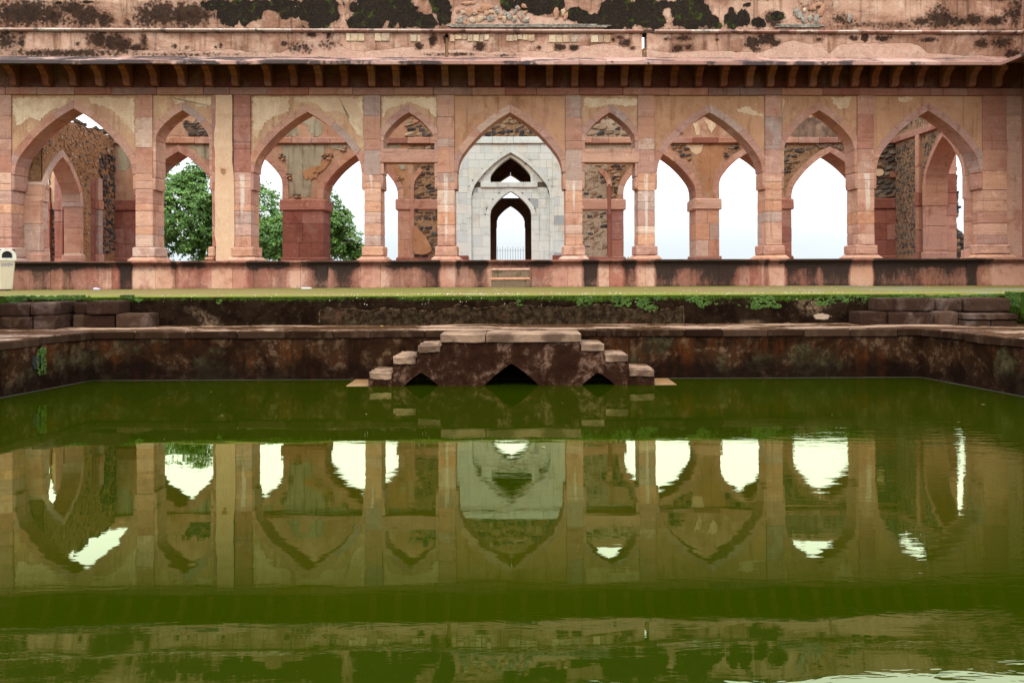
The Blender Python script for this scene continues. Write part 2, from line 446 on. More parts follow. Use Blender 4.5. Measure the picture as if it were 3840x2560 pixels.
M_STRIP = plaster('repair_plaster', [(.58, .385, .25), (.55, .355, .225), (.60, .42, .28)], patch=None, streaks=.08)
M_ORANGE = plaster('orange_plaster', [(.40, .205, .105), (.34, .165, .085), (.43, .25, .145)], patch=None, streaks=.35)
M_REARP = plaster('rear_pink_plaster', [(.42, .245, .16), (.35, .185, .115), (.45, .295, .205)], patch=None, streaks=.3)
M_GREYP = plaster('grey_stained_plaster', [(.33, .285, .20), (.20, .168, .115), (.39, .34, .245)], patch=None, streaks=.75)
M_BLACKP = plaster('black_stained_plaster', [(.13, .085, .06), (.20, .13, .09), (.06, .04, .032)], patch=(.30, .20, .14), streaks=.6)

def mortar(name, a, b, c_):
    g = G(name)
    n1 = g.noise(2.2, 6, .65, .4); n2 = g.noise(13, 6, .72)
    c = g.mix(g.rng(n1, .36, .64), a, b); c = g.mix(g.math('MULTIPLY', g.rng(n2, .5, .66), .85), c, c_)
    return g.out(c, .95, g.bump(g.math('ADD', n1, n2), .05, 1.0), .1)
M_MORT = mortar('rubble_mortar_brown', (.26, .155, .085), (.34, .20, .11), (.07, .045, .035))
M_EARTH = mortar('earth_rubble_core', (.28, .135, .066), (.35, .19, .10), (.09, .05, .03))
M_MORTP = mortar('rubble_mortar_pale', (.36, .27, .19), (.42, .33, .24), (.16, .11, .075))
M_MORTD = mortar('rubble_mortar_dark', (.10, .07, .05), (.15, .10, .07), (.05, .04, .035))

def rubble(name, stops):
    g = G(name); c = g.ramp(g.rnd(), stops, 'CONSTANT')
    n = g.noise(9, 5, .7); m = g.noise(3, 4, .6)
    c = g.mix(g.math('MULTIPLY', g.rng(n, .5, .7), .55), c, (.25, .17, .11))
    c = g.mix(g.math('MULTIPLY', g.rng(m, .55, .7), .5), c, (.03, .026, .026))
    return g.out(c, .9, g.bump(n, .03, 1.0), .1)
M_RUB = rubble('rubble_basalt', [(0, (.045, .045, .05)), (.25, (.075, .072, .075)), (.45, (.03, .03, .035)), (.6, (.15, .10, .065)), (.75, (.24, .15, .09)), (.9, (.10, .06, .042))])
M_RUBG = rubble('rubble_grey', [(0, (.115, .095, .075)), (.3, (.07, .062, .055)), (.55, (.17, .13, .095)), (.72, (.045, .040, .038)), (.85, (.20, .115, .07))])
M_RUBT = rubble('rubble_tan', [(0, (.27, .185, .12)), (.3, (.045, .045, .05)), (.5, (.19, .135, .09)), (.68, (.33, .24, .165)), (.82, (.06, .055, .055)), (.93, (.30, .13, .08))])
M_RUBE = rubble('rubble_earth', [(0, (.36, .19, .10)), (.4, (.27, .14, .075)), (.65, (.13, .10, .08)), (.8, (.09, .085, .085)), (.9, (.42, .28, .18))])

def marble():
    g = G('white_marble'); rn = g.rnd()
    c = g.ramp(rn, [(0, (.64, .70, .675)), (.25, (.67, .715, .685)), (.5, (.61, .675, .66)), (.7, (.67, .69, .635)), (.86, (.575, .635, .64)), (.965, (.62, .575, .48)), (.985, (.34, .38, .40))], 'CONSTANT')
    v = g.noise(1.4, 5, .65, 2.0); n = g.noise(7, 5, .7)
    c = g.mix(g.math('MULTIPLY', g.rng(v, .5, .72), .28), c, (.56, .60, .60))
    c = g.mix(g.math('MULTIPLY', g.rng(n, .60, .78), .35), c, (.40, .34, .24))
    d = g.noise(1, 4, .6, .2, sc=(9, 9, .6))
    c = g.mix(g.math('MULTIPLY', g.rng(d, .54, .74), .5), c, (.30, .30, .26))
    c = g.mix(g.math('MULTIPLY', g.rng(g.noise(2.2, 6, .7), .50, .64), .5), c, (.43, .43, .37))
    return g.out(c, .5, g.bump(n, .004), .4)
M_MARB = marble()
def simple(name, col, rough=.8, var=.25, sc=6, bump=.01, spec=.3, **k):
    g = G(name); n = g.noise(sc, 5, .65)
    c = g.mix(g.rng(n, .35, .7), col, tuple(x*(1-var) for x in col))
    return g.out(c, rough, g.bump(g.noise(sc*5, 4, .7), bump), spec, **k)
M_MJOINT = simple('marble_joint', (.10, .085, .06))
M_JOINT = simple('stone_joint', (.06, .03, .02), .95)
M_BROWN = simple('brown_sandstone', (.50, .32, .23), .9, .35, 2.5, .02, .05)
M_IRON = simple('painted_iron', (.10, .14, .18), .5, .2)
M_CARVE = simple('pale_carved_stone', (.36, .32, .265), .9, .6, 9, .03, .05)

# ------------------------------------------------------------------ ground, courtyard, water (structure)
def ground_mat():
    g = G('open_ground'); n = g.noise(.4, 6, .7)
    return g.out(g.mix(g.rng(n, .35, .65), (.09, .10, .035), (.17, .12, .07)), .95, None, .1)
R_ = 1800
def ring_sheet(name, x0, x1, y0, y1, z, mat):
    o = [(-R_, -R_), (R_, -R_), (R_, R_), (-R_, R_)]; i = [(x0, y0), (x1, y0), (x1, y1), (x0, y1)]
    V = [(x, y, z) for x, y in o+i]
    Fc = [(0, 1, 5, 4), (1, 2, 6, 5), (2, 3, 7, 6), (3, 0, 4, 7)]
    return tag(mk(name, V, Fc, mat), kind='structure')
ring_sheet('ground', -17.5, 17.5, -6.5, 24.0, -0.55, ground_mat())

# pool outline: back corners and splayed side walls
PB_L, PB_R, PY = -7.065, 6.91, 15.34
SPL, SPR = -.17, .155            # how the side walls open towards the viewer
PN = 1.6                         # near edge of the pool
XL_N, XR_N = PB_L+SPL*(PY-PN), PB_R+SPR*(PY-PN)
R_L, R_R, R_Y = -9.15, 9.25, 17.0   # terrace retaining walls

def water_mat():
    g = G('green_pool_water')
    big = g.noise(.22, 2, .5); x, y, z = g.xyz()
    w1 = g.noise(5.0, 3, .55, .5, sc=(.5, 1.6, 1)); w2 = g.noise(1.1, 2, .5, sc=(.7, 1.3, 1), loc=(4, 2, 0))
    amp = g.math('MULTIPLY', g.rng(big, .36, .66, .22, 1.0), g.math('MULTIPLY', g.rng(x, 1.2, 5.0, .20, 1.1), g.rng(y, 6.8, 4.2, 1.0, 2.2)))
    h = g.math('ADD', g.math('MULTIPLY', g.math('MULTIPLY', w1, amp), 3.4), g.math('MULTIPLY', w2, 2.1))
    nrm = g.bump(h, .00085, 1.0)
    col = g.mix(g.rng(g.noise(.35, 4, .6), .35, .65), (.0120, .0195, .0001), (.0150, .0215, .0001))
    dif = g.n('ShaderNodeBsdfDiffuse', {'Color': col, 'Normal': nrm})
    tr = g.n('ShaderNodeBsdfTransparent', {'Color': (.34, .42, .05, 1)})
    body = g.n('ShaderNodeMixShader', {0: .16, 1: dif.outputs[0], 2: tr.outputs[0]})
    gl = g.n('ShaderNodeBsdfGlossy', {'Color': (.87, .92, .54, 1), 'Roughness': .012, 'Normal': nrm})
    fr = g.n('ShaderNodeFresnel', {'IOR': 1.66, 'Normal': nrm})
    mx = g.n('ShaderNodeMixShader', {0: fr.outputs[0], 1: body.outputs[0], 2: gl.outputs[0]})
    g.n('ShaderNodeOutputMaterial', {'Surface': mx.outputs[0]})
    return g.m
wq = [(XL_N-.05, PN-.05), (XR_N+.05, PN-.05), (PB_R+.05, PY+.05), (PB_L-.05, PY+.05)]
tag(mk('water', [(x, y, Z_WATER) for x, y in wq], [(0, 1, 2, 3)], water_mat()), kind='structure')
M_BED = simple('pool_bed_mud', (.035, .045, .012), .95)
bq = [(XL_N-.4, PN-.4), (XR_N+.4, PN-.4), (PB_R+.4, PY+.4), (PB_L-.4, PY+.4)]
tag(mk('pool_bed', [(x, y, -3.4) for x, y in bq], [(0, 1, 2, 3)], M_BED), kind='structure')

def terrace_mat():
    g = G('mossy_terrace'); x, y, z = g.xyz()
    a = g.noise(.35, 5, .65, .5, sc=(.6, 1.5, 1)); b = g.noise(2.4, 6, .7); f = g.noise(40, 4, .75)
    c = g.mix(g.rng(a, .38, .60), (.125, .125, .006), (.175, .115, .032))
    c = g.mix(g.math('MULTIPLY', g.rng(b, .5, .68), .6), c, (.075, .125, .012))
    m = g.math('MULTIPLY', g.rng(g.noise(.5, 4, .6, loc=(2, 5, 0)), .50, .62), g.rng(x, 4.0, 7.5))
    c = g.mix(g.math('MULTIPLY', m, .85), c, (.17, .165, .15))
    rim = g.math('MULTIPLY', g.rng(y, 17.9, 17.2), .6)
    c = g.mix(g.math('MULTIPLY', rim, g.rng(b, .3, .6)), c, (.15, .19, .02))
    c = g.mix(g.math('MULTIPLY', g.rng(f, .62, .75), .5), c, (.34, .29, .17))
    return g.out(c, .9, g.bump(g.math('ADD', b, f), .02), .25)
M_TERR = terrace_mat()
def terr():
    # U-shaped court floor, its rim rounded and uneven
    V, Fc = [], []
    def strip(pts_in, pts_out):
        n = len(V)
        for p in pts_in: V.append(p)
        for p in pts_out: V.append(p)
        m = len(pts_in)
        for i in range(m-1): Fc.append((n+i, n+i+1, n+m+i+1, n+m+i))
    nx = 240
    xs = [R_L+(R_R-R_L)*i/nx for i in range(nx+1)]
    def rim(x): return .025*nz(x*1.3, 3.1)+.012*nz(x*5.1, 8)
    rows = []
    for k, (dy, dz) in enumerate(((.0, -.05), (.015, -.02), (.05, -.004), (.15, 0), (1.2, .0), (4, .004), (7.4, .012))):
        rows.append([(x, R_Y+dy+(rim(x) if dy < .2 else 0), Z_TERR+dz+(.5*rim(x) if dy < .2 else 0)) for x in xs])
    for a, b in zip(rows[:-1], rows[1:]): strip(a, b)
    for s, xe in ((-1, R_L), (1, R_R)):
        V0 = len(V)
        V.extend([(xe, R_Y+.05, Z_TERR-.004), (xe, -6, Z_TERR-.004), (s*17.6, -6, Z_TERR-.004), (s*17.6, 24.6, Z_TERR-.004), (xe, 24.6, Z_TERR-.004)])
        Fc.append((V0, V0+1, V0+2, V0+3, V0+4))
    return tag(mk('terrace', V, Fc, M_TERR), kind='structure')
terr()

# ------------------------------------------------------------------ worn blocks
import bmesh
def rough_box(x0, x1, y0, y1, z0, z1, amp=.012, cuts=5):
    bm = bmesh.new(); bmesh.ops.create_cube(bm, size=1)
    bmesh.ops.subdivide_edges(bm, edges=bm.edges[:], cuts=cuts, use_grid_fill=True)
    r = min(x1-x0, y1-y0, z1-z0)*.5
    sd = random.uniform(0, 50)
    for v in bm.verts:
        e = [abs(abs(c)-.5) < 1e-4 for c in v.co]
        p = Vector((x0+(x1-x0)*(v.co.x+.5), y0+(y1-y0)*(v.co.y+.5), z0+(z1-z0)*(v.co.z+.5)))
        n = sum(e)
        d = Vector((nz(p.x*4, p.y*4, p.z*4+sd), nz(p.y*4+7, p.z*4, p.x*4+sd), nz(p.z*4+3, p.x*4, p.y*4+sd)))*amp
        d += Vector((nz(p.x*13, p.y*13, p.z*13+sd), nz(p.y*13, p.z*13, p.x*13+sd), nz(p.z*13, p.x*13, p.y*13+sd)))*amp*.5
        if n >= 2:          # worn arrises and chipped corners
            k = amp*(1.0 if n == 2 else 1.7)*(1+1.2*max(0, nz(p.x*6, p.y*6, p.z*6+sd+9)))
            c = Vector(((x0+x1)/2, (y0+y1)/2, (z0+z1)/2))
            for a in range(3):
                if e[a]: d[a] += k*(1 if c[a] > p[a] else -1)
        v.co = p+d
    bm.normal_update()
    V = [v.co[:] for v in bm.verts]; Fc = [tuple(x.index for x in f.verts) for f in bm.faces]; bm.free()
    return V, Fc
# ------------------------------------------------------------------ the arcade
Z_BASE, Z_LIN0, Z_LIN1 = .707, 4.736, 4.93
W_ARC = .80
U_L, U_R = UX(-110), UX(3834)
arcade = empty('arcade', FAC(0, Z_FLOOR, .3), 'long red sandstone arcade with nine pointed arches, bracketed eave and stained plaster parapet', 'arcade')

def streak_mat(name, px, hw, y0, y1):
    return sandstone(name, LOW, .5, .3, (UX(px, 0, (y0+y1)/2), hw, VZ(y0, 0, px), VZ(y1, 0, px)))
JOINTS = [1.0, 1.28, 1.62, 1.86, 2.21, 2.42, 2.66, 3.30, 3.53, 4.18]
def worn(fr_dummy, u0, u1, v0, v1, w0, w1, amp=.0028, cuts=4):
    V, Fc = rough_box(u0, u1, w0, w1, v0, v1, amp, cuts)
    return [FAC(x, z, y) for x, y, z in V], Fc
def pillar(px0, px1, mats, low=None, base=True, wide=1.0, upper=None):
    u0, u1 = UX(px0), UX(px1)
    core = mk('pillar', *box(FAC, u0+.012, u1-.012, Z_FLOOR+.01, Z_LIN0, .014, W_ARC-.012, .004), M_JOINT, arcade)
    js = [Z_BASE]+[j+random.uniform(-.05, .05) for j in JOINTS if random.random() < .86]+[Z_LIN0]
    for a, b in zip(js[:-1], js[1:]):
        lowpart = b < 2.75
        e = .004 if lowpart else 0.0
        o = random.uniform(-.006, .006)
        m = (low or mats) if lowpart else (upper or mats)
        # some courses are two stones deep, with a joint on the side face
        if random.random() < .45:
            wm = random.uniform(.3, .45)
            mk('block', *worn(0, u0-e, u1+e, a+.001, b-.001, o-e, wm-.001), m, core)
            mk('block', *worn(0, u0-e, u1+e, a+.001, b-.001, wm+.001, W_ARC+o), m, core)
        else:
            mk('block', *worn(0, u0-e, u1+e, a+.001, b-.001, o-e, W_ARC+o), m, core)
    if base:
        mk('base_block', *worn(0, u0-.075, u1+.075, .425, Z_BASE, -.065, W_ARC+.07, .013, 6), low or mats, core)
        prof = [(-.07, 0.0)]
        a, b = u0-.075, u1+.075
        v = []
        for e, z in ((.085, Z_FLOOR+.004), (.085, Z_FLOOR+.035), (.05, Z_FLOOR+.06), (.005, .427)):
            v.append([(a-e, -.07-e), (b+e, -.07-e), (b+e, W_ARC+.07+e), (a-e, W_ARC+.07+e)])
        zs = (Z_FLOOR+.004, Z_FLOOR+.035, Z_FLOOR+.06, .427)
        V = [FAC(u, z+random.uniform(-.004, .004), w) for q, z in zip(v, zs) for u, w in q]
        Fc = [(3, 2, 1, 0), (12, 13, 14, 15)]
        for k in range(3):
            for i in range(4): Fc.append((k*4+i, k*4+(i+1) % 4, k*4+4+(i+1) % 4, k*4+4+i))
        mk('base_moulding', V, Fc, low or mats, core)
    return core
STR4 = streak_mat('sandstone_whitewash_run', 1673, .055, 648, 915)
STR5 = streak_mat('sandstone_whitewash_trickle', 2152, .045, 645, 800)
STR6 = streak_mat('sandstone_whitewash_drip', 2424, .06, 640, 920)
STR8 = streak_mat('sandstone_whitewash_patch', 3252, .115, 625, 805)
STR2 = streak_mat('sandstone_whitewash_column', 908, .075, 650, 830)
STR3 = streak_mat('sandstone_whitewash_faint', 1393, .055, 645, 730)
PIL = [(-24, 42, M_PINK, M_LOW), (508, 572, M_PINK, M_LOW), (876, 940, M_RED, STR2), (1366, 1427, M_PINK, STR3),
       (1640, 1704, M_PINK, STR4), (2121, 2183, M_PINK, STR5), (2393, 2455, M_PINK, STR6), (2870, 2931, M_PINK, M_LOW),
       (3216, 3278, M_PINK, STR8), (3686, 3776, M_PINK, M_LOW)]
for a, b, up, lo in PIL: pillar(a, b, up, low=lo)
pillar(795, 812, M_RED, base=False)
mk('base_block', *box(FAC, UX(780), UX(806), .43, Z_BASE-.003, -.05, W_ARC+.05, .03, .006), M_PINK, arcade)
mk('base_block', *box(FAC, UX(770), UX(806), Z_FLOOR+.004, .427, -.12, W_ARC+.1, .03, .006), M_PINK, arcade)
# plaster repair running from the lintel to the plinth
s_poly = jag([(UX(808), Z_FLOOR-.06), (UX(876), Z_FLOOR-.06), (UX(879), 1.2), (UX(877), 2.6), (UX(872), 3.0), (UX(873), Z_LIN0-.01), (UX(811), Z_LIN0-.01), (UX(806), 3.7)], .25, .010)
mk('plaster_strip', *prism(FAC, s_poly, -.03, .5), M_STRIP, arcade)
mk('exposed_spot', *prism(FAC, jag([(UX(829), VZ(633)), (UX(840), VZ(632)), (UX(851), VZ(634)), (UX(847), VZ(650)), (UX(840), VZ(656)), (UX(830), VZ(648))], .04, .008), -.036, .1), M_ORANGE, arcade)
# solid end bay at the right corner and beyond the left edge
grid_panel('end_wall', FAC, UX(3777), U_R+.3, Z_FLOOR, Z_LIN0, .02, .7, .5, None, M_PINK, arcade)
ew = mk('end_wall', *box(FAC, U_L, UX(-26), Z_FLOOR, Z_LIN0, .03, .7, .01), M_SPAN, arcade)

# bays: strips (left px, right px), apex height px, cream patches, tie beam
BAYS = [(42, 508, 406, M_SPAN), (572, 795, 413, M_SPAN), (940, 1366, 419, M_SPAN), (1427, 1640, 421, M_SPAN), (1704, 2121, 421, M_SPANC),
        (2183, 2393, 421, M_SPAN), (2455, 2870, 421, M_SPANC), (2931, 3216, 413, M_SPANC), (3278, 3686, 415, M_SPANC)]
CORB = .082
spans = []
for bi, (p0, p1, ya, sm) in enumerate(BAYS):
    u0, u1 = UX(p0), UX(p1); uc = (u0+u1)/2; a = (u1-u0)/2-CORB; h = a*1.135
    pxm = (p0+p1)/2
    va = VZ(ya, 0, pxm); vs_ = va-h
    ar = Arch(uc, vs_, a, h, .185)
    xs = sorted(set([u0+.002, u1-.002]+[u0+(u1-u0)*i/28 for i in range(1, 28)]+[uc]))
    low = [max(ar.z_out(x), vs_) if ar.full_out[0][0] < x < ar.full_out[-1][0] else vs_ for x in xs]
    sp = mk('spandrel', *prism(FAC, column_poly(xs, [l-.01 for l in low], [Z_LIN0+.005]*len(xs)), .045, .69), sm, arcade)
    spans.append((sp, uc, a, va))
    if a > 1.2: cuts = random.choice([(0, 3, 6, 9, 12, 14), (0, 4, 7, 10, 14), (0, 3, 7, 11, 14)])
    else: cuts = random.choice([(0, 5, 10, 14), (0, 6, 14), (0, 4, 9, 14)])
    voussoirs(FAC, ar, .02, .71, [M_VOUS, M_VOUS, M_PINK], sp, cuts)
    # stilted jambs and impost corbels
    zb = 2.21
    for s, ue in ((1, u0), (-1, u1)):
        zz = [vs_]
        while zz[-1]-zb > .75: zz.append(zz[-1]-random.uniform(.4, .6))
        if zz[-1] > zb+.5: zz.append(2.66)
        zz.append(zb)
        for za, zc in zip(zz[:-1], zz[1:]):
            x0, x1 = sorted((ue-s*.10, ue+s*CORB))
            last = zc == zb
            mk('impost' if last else 'jamb_block', *worn(0, x0, x1, zc+.001, za-.001, .02-(.012 if last else 0), .71, .010 if last else .003), M_VOUS, sp)
    if bi in (3, 5):
        z0, z1, z2 = VZ(610, 0, pxm), VZ(572, 0, pxm), VZ(557, 0, pxm)
        tb = mk('tie_beam', *box(FAC, u0-.03, u1+.03, z0, z1, -.012, .42, .012, .004), M_VOUS, arcade)
        um = u0+(u1-u0)*(.48 if bi == 3 else .97)
        mk('block', *box(FAC, u0+.02, um-.003, z1+.003, z2, .03, .40, .01, .004), M_VOUS, tb)
        mk('block', *box(FAC, um+.003, u1-.02, z1+.003, z2-.02, .045, .40, .01, .004), M_VOUS, tb)

# flaked coats of cream and tan plaster left on the spandrels
def patch(poly_px, fr, d, wf, thick, mat, parent, amp=.02, step=.09, dz=0.0):
    pts = [(UX(x, d, y), VZ(y, d, x)) for x, y in poly_px]
    return mk('plaster_patch', *prism(fr, jag(pts, step, amp), wf, wf+thick), mat, parent)
PATCH = [
 (0, [(48, 366), (250, 366), (240, 395), (180, 420), (150, 450), (110, 440), (60, 470), (46, 420)]),
 (0, [(330, 366), (500, 366), (503, 500), (470, 470), (430, 420), (385, 395), (340, 385)]),
 (1, [(640, 366), (790, 366), (790, 400), (735, 400), (700, 376), (660, 392)]),
 (2, [(945, 366), (1085, 366), (1080, 420), (1045, 430), (1010, 445), (985, 470), (960, 520), (944, 500)]),
 (2, [(1105, 366), (1360, 366), (1362, 520), (1335, 500), (1300, 430), (1260, 415), (1215, 420), (1180, 385), (1120, 385)]),
 (3, [(1432, 366), (1635, 366), (1634, 440), (1600, 410), (1565, 395), (1530, 380), (1490, 400), (1450, 410), (1436, 440)]),
 (5, [(2188, 368), (2388, 368), (2388, 392), (2350, 400), (2300, 388), (2240, 402), (2210, 400), (2190, 395)]),
 (6, [(2765, 410), (2800, 395), (2830, 415), (2862, 425), (2862, 440), (2800, 425), (2770, 420)]),
 (7, [(3118, 364), (3195, 364), (3190, 385), (3180, 408), (3150, 408), (3125, 385)]),
 (7, [(2934, 370), (2942, 368), (2940, 420), (2936, 470)]),
 (8, [(3372, 364), (3425, 364), (3420, 376), (3395, 384), (3372, 380)]),
]
for bi, poly in PATCH:
    patch(poly, FAC, 0, .036, .02, M_CREAM, spans[bi][0], .020, .045)

# lintel course
def course(px0, px1, lo, hi):
    xs = [px0]
    while xs[-1] < px1: xs.append(xs[-1]+random.uniform(lo, hi))
    xs[-1] = px1
    if xs[-1]-xs[-2] < lo*.5: xs.pop(-2)
    return xs
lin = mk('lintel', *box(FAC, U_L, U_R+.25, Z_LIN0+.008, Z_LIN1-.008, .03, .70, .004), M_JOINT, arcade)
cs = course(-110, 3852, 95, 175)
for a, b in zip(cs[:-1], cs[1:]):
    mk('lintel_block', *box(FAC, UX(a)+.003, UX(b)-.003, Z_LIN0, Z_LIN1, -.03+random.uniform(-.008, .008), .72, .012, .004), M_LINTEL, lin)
# frieze under the eave
Z_EW, Z_EF, EO = 5.74, 5.36, 1.24          # eave: height at the wall, at its front edge, projection
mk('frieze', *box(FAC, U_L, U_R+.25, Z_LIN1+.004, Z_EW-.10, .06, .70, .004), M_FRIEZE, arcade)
# brackets: one profile, shared by all
CP = [(.06, 4.955), (-.07, 4.945), (-.15, 4.965), (-.195, 5.03), (-.20, 5.12), (-.215, 5.20), (-.27, 5.26), (-.33, 5.285),
      (-.345, 5.33), (-.43, 5.345), (-.50, 5.385), (-.51, 5.44), (.06, 5.60)]
CPX = [51, 174, 277, 374, 476, 580, 683, 785, 883, 1006, 1104, 1198, 1293, 1395, 1487, 1576, 1670, 1768, 1866, 1957, 2060, 2155, 2251, 2340,
       2427, 2525, 2619, 2714, 2810, 2889, 2968, 3048, 3129, 3206, 3278, 3355, 3448, 3544, 3644, 3742]
def corbel_mesh():
    prof = CP; n = len(prof); hw = .088
    V = []
    for u, ins in ((-hw, .018), (-hw+.02, 0), (hw-.02, 0), (hw, .018)):
        cw = sum(p[0] for p in prof)/n; cz = sum(p[1] for p in prof)/n
        for w, z in prof:
            k = ins/.3
            V.append((u, w+(cw-w)*k, z+(cz-z)*k-5.2))
    Fc = []
    for s in range(3):
        for i in range(n):
            j = (i+1) % n
            Fc.append((s*n+i, s*n+j, (s+1)*n+j, (s+1)*n+i))
    Fc.append(tuple(range(n-1, -1, -1))); Fc.append(tuple(range(3*n, 4*n)))
    me = bpy.data.meshes.new('corbel'); me.from_pydata(V, [], Fc); me.materials.append(M_CORB); me.update()
    return me
cme = corbel_mesh()
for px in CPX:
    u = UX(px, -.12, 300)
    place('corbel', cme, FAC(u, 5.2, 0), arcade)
# eave of sloping slabs
def slope_slab(u0, u1, ov=0.0, dz=0.0):
    t = .078
    prof = [(.03, Z_EW+.02+dz), (-EO-ov, Z_EF+dz), (-EO-ov, Z_EF-t+dz), (-EO+.06, Z_EF-t-.012+dz), (.03, Z_EW-t+dz)]
    return prism_u(FAC, prof, u0, u1)
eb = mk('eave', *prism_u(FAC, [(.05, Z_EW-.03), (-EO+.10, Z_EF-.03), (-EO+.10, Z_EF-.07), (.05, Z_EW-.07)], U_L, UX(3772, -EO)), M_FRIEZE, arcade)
cs = course(-110, 3775, 105, 240)
for a, b in zip(cs[:-1], cs[1:]):
    u0, u1 = UX(a, -EO, 235), UX(b, -EO, 235)
    mk('eave_slab', *slope_slab(u0+.002, u1-.002, random.uniform(-.012, .012), random.uniform(-.008, .008)), M_EAVE, eb)

# weathered upper wall, roll moulding and parapet
LICH = [(90, 48, 130, 48, .95), (200, 60, 60, 40, .8), (270, 30, 60, 25, .9), (320, 60, 70, 45, .85), (390, 75, 40, 30, .8), (480, 85, 20, 20, .5), (600, 50, 90, 45, .9), (700, 55, 85, 45, .95),
        (545, 75, 60, 30, .7), (830, 85, 20, 15, .6), (3150, 70, 30, 25, .6), (3180, 82, 40, 18, .6), (3460, 80, 45, 18, .8), (3530, 70, 60, 35, .85), (3520, 45, 40, 30, .65), (3590, 80, 60, 22, .8),
        (3650, 75, 40, 25, .75), (3735, 78, 50, 18, .85), (3780, 60, 30, 30, .6), (3810, 40, 30, 60, .7), (2900, 72, 40, 28, .85), (2850, 88, 25, 20, .8), (2650, 100, 90, 10, .6), (3040, 40, 90, 60, .35), (3350, 95, 300, 15, .5)]
MOSS = [(810, 20, 45, 22, 1), (850, 45, 40, 40, 1), (870, 75, 25, 20, .9), (905, 18, 50, 18, 1), (935, 45, 45, 35, 1), (915, 75, 15, 25, 1), (975, 20, 50, 18, 1), (1060, 20, 60, 22, 1), (1090, 45, 35, 28, 1),
        (1130, 60, 14, 18, .8), (1200, 50, 62, 55, 1.1), (1235, 20, 45, 25, 1), (1395, 55, 70, 60, 1.1), (1340, 85, 40, 22, 1), (1480, 40, 75, 50, 1.1), (1530, 70, 55, 35, 1), (1598, 82, 38, 24, 1), (1650, 20, 35, 30, 1),
        (1660, 60, 25, 35, 1), (1900, 10, 22, 28, .9), (1975, 15, 55, 24, 1.1), (2040, 25, 70, 26, 1.1), (2090, 20, 40, 24, 1), (2165, 55, 45, 24, 1.05), (2220, 75, 55, 22, 1.1), (2300, 60, 50, 50, 1.15), (2340, 50, 45, 55, 1.1),
        (2420, 40, 52, 55, 1.15), (2450, 75, 48, 30, 1.1), (2510, 18, 45, 14, 1), (2590, 50, 68, 55, 1.2), (2545, 85, 30, 15, .9), (2670, 80, 26, 25, .95), (2690, 98, 20, 10, .8), (2745, 75, 30, 32, 1.05), (2740, 40, 14, 14, .8),
        (2785, 70, 25, 30, .95), (2845, 85, 26, 18, .9), (2800, 18, 22, 10, .65), (2920, 62, 24, 18, .9), (215, 10, 40, 8, .6), (330, 8, 30, 6, .7)]
EXPO = [(1790, 55, 110, 45, .9), (1930, 70, 120, 35, .9), (2060, 85, 110, 25, .8), (3040, 60, 60, 40, .8)]
fL, fM, fE = blobs(LICH), blobs(MOSS), blobs(EXPO)
def f_par(u, v): return (max(fL(u, v), .46-(v-6.49)*4, .40-(7.33-v)*5+.3*nz(u*.7, 5)), fM(u, v), fE(u, v), 1)
def d_par(u, v): return .012*nz(u*.9, v*1.4)+.006*nz(u*4, v*4, 3)
def t_par(u): return .03*nz(u*.35, 1.7)+.02*nz(u*1.6, 4.4)+.17-.085*max(0, min(1, (u-6)/2))-.06*max(0, 1-abs(u-10.3)/1.2)
par = grid_panel('parapet', FAC, U_L, U_R+.30, 6.49, 7.325, .015, .50, .042, f_par, M_TOP, arcade, d_par, t_par)
LICH_HOLE2 = [(20, 150, 40, 40, .8), (80, 155, 14, 30, .8), (290, 167, 10, 9, .8), (370, 150, 45, 35, .85), (430, 160, 50, 35, .9), (465, 170, 30, 30, .9), (510, 180, 40, 14, .8), (540, 150, 14, 45, .6), (655, 175, 10, 10, .8), (700, 180, 10, 7, .7),
         (810, 178, 7, 8, .7), (828, 172, 8, 11, .8), (1065, 165, 14, 12, .7), (1170, 132, 20, 9, .9), (1232, 132, 12, 9, .95), (1130, 180, 60, 25, .6), (1230, 165, 50, 30, .5), (1570, 175, 16, 14, .9), (1622, 150, 15, 22, 1), (1672, 148, 10, 16, 1), (1800, 175, 22, 18, .9),
         (2020, 180, 14, 8, .7), (2100, 178, 22, 14, .95), (2150, 180, 20, 12, 1), (2300, 150, 8, 10, .8), (2345, 160, 22, 16, .85), (2370, 182, 14, 8, .8), (2325, 140, 20, 10, .6), (2540, 182, 24, 16, .8), (2585, 178, 18, 14, .75), (2560, 145, 40, 10, .7), (2500, 148, 18, 6, .6), (2690, 150, 12, 6, .6),
         (2820, 160, 30, 25, .95), (2870, 150, 40, 20, .95), (2905, 160, 24, 14, .85), (2835, 185, 24, 12, .7), (3070, 150, 18, 8, .7), (3200, 145, 22, 10, .75), (3244, 143, 13, 12, 1.3), (3310, 145, 34, 12, .75), (3480, 150, 34, 9, .8), (3680, 165, 30, 20, .8), (3760, 160, 45, 26, .75), (3800, 200, 60, 20, .7), (3790, 130, 60, 10, .5), (3400, 128, 300, 6, .4),  # among the lichen, the strongest blob paints the dark inside of a triangular hole
         (250, 200, 260, 14, .75), (700, 205, 300, 8, .5), (1700, 205, 120, 8, .6), (1900, 208, 60, 5, .6)]
fL2 = blobs(LICH_HOLE2)
def peel_line(px):
    pts = [(0, 190), (120, 195), (300, 183), (420, 188), (560, 195), (800, 190), (1050, 198), (1120, 160), (1180, 146), (1230, 142), (1290, 185), (1330, 195), (1450, 182), (1560, 180), (1700, 188), (1800, 196), (2000, 195), (2120, 190), (2180, 172), (2260, 168), (2400, 182),
           (2500, 195), (2660, 193), (2850, 198), (2930, 165), (2960, 158), (3080, 160), (3110, 200), (3140, 170), (3300, 165), (3440, 168), (3480, 205), (3840, 210)]
    return float(np.interp(px, [p[0] for p in pts], [p[1] for p in pts]))
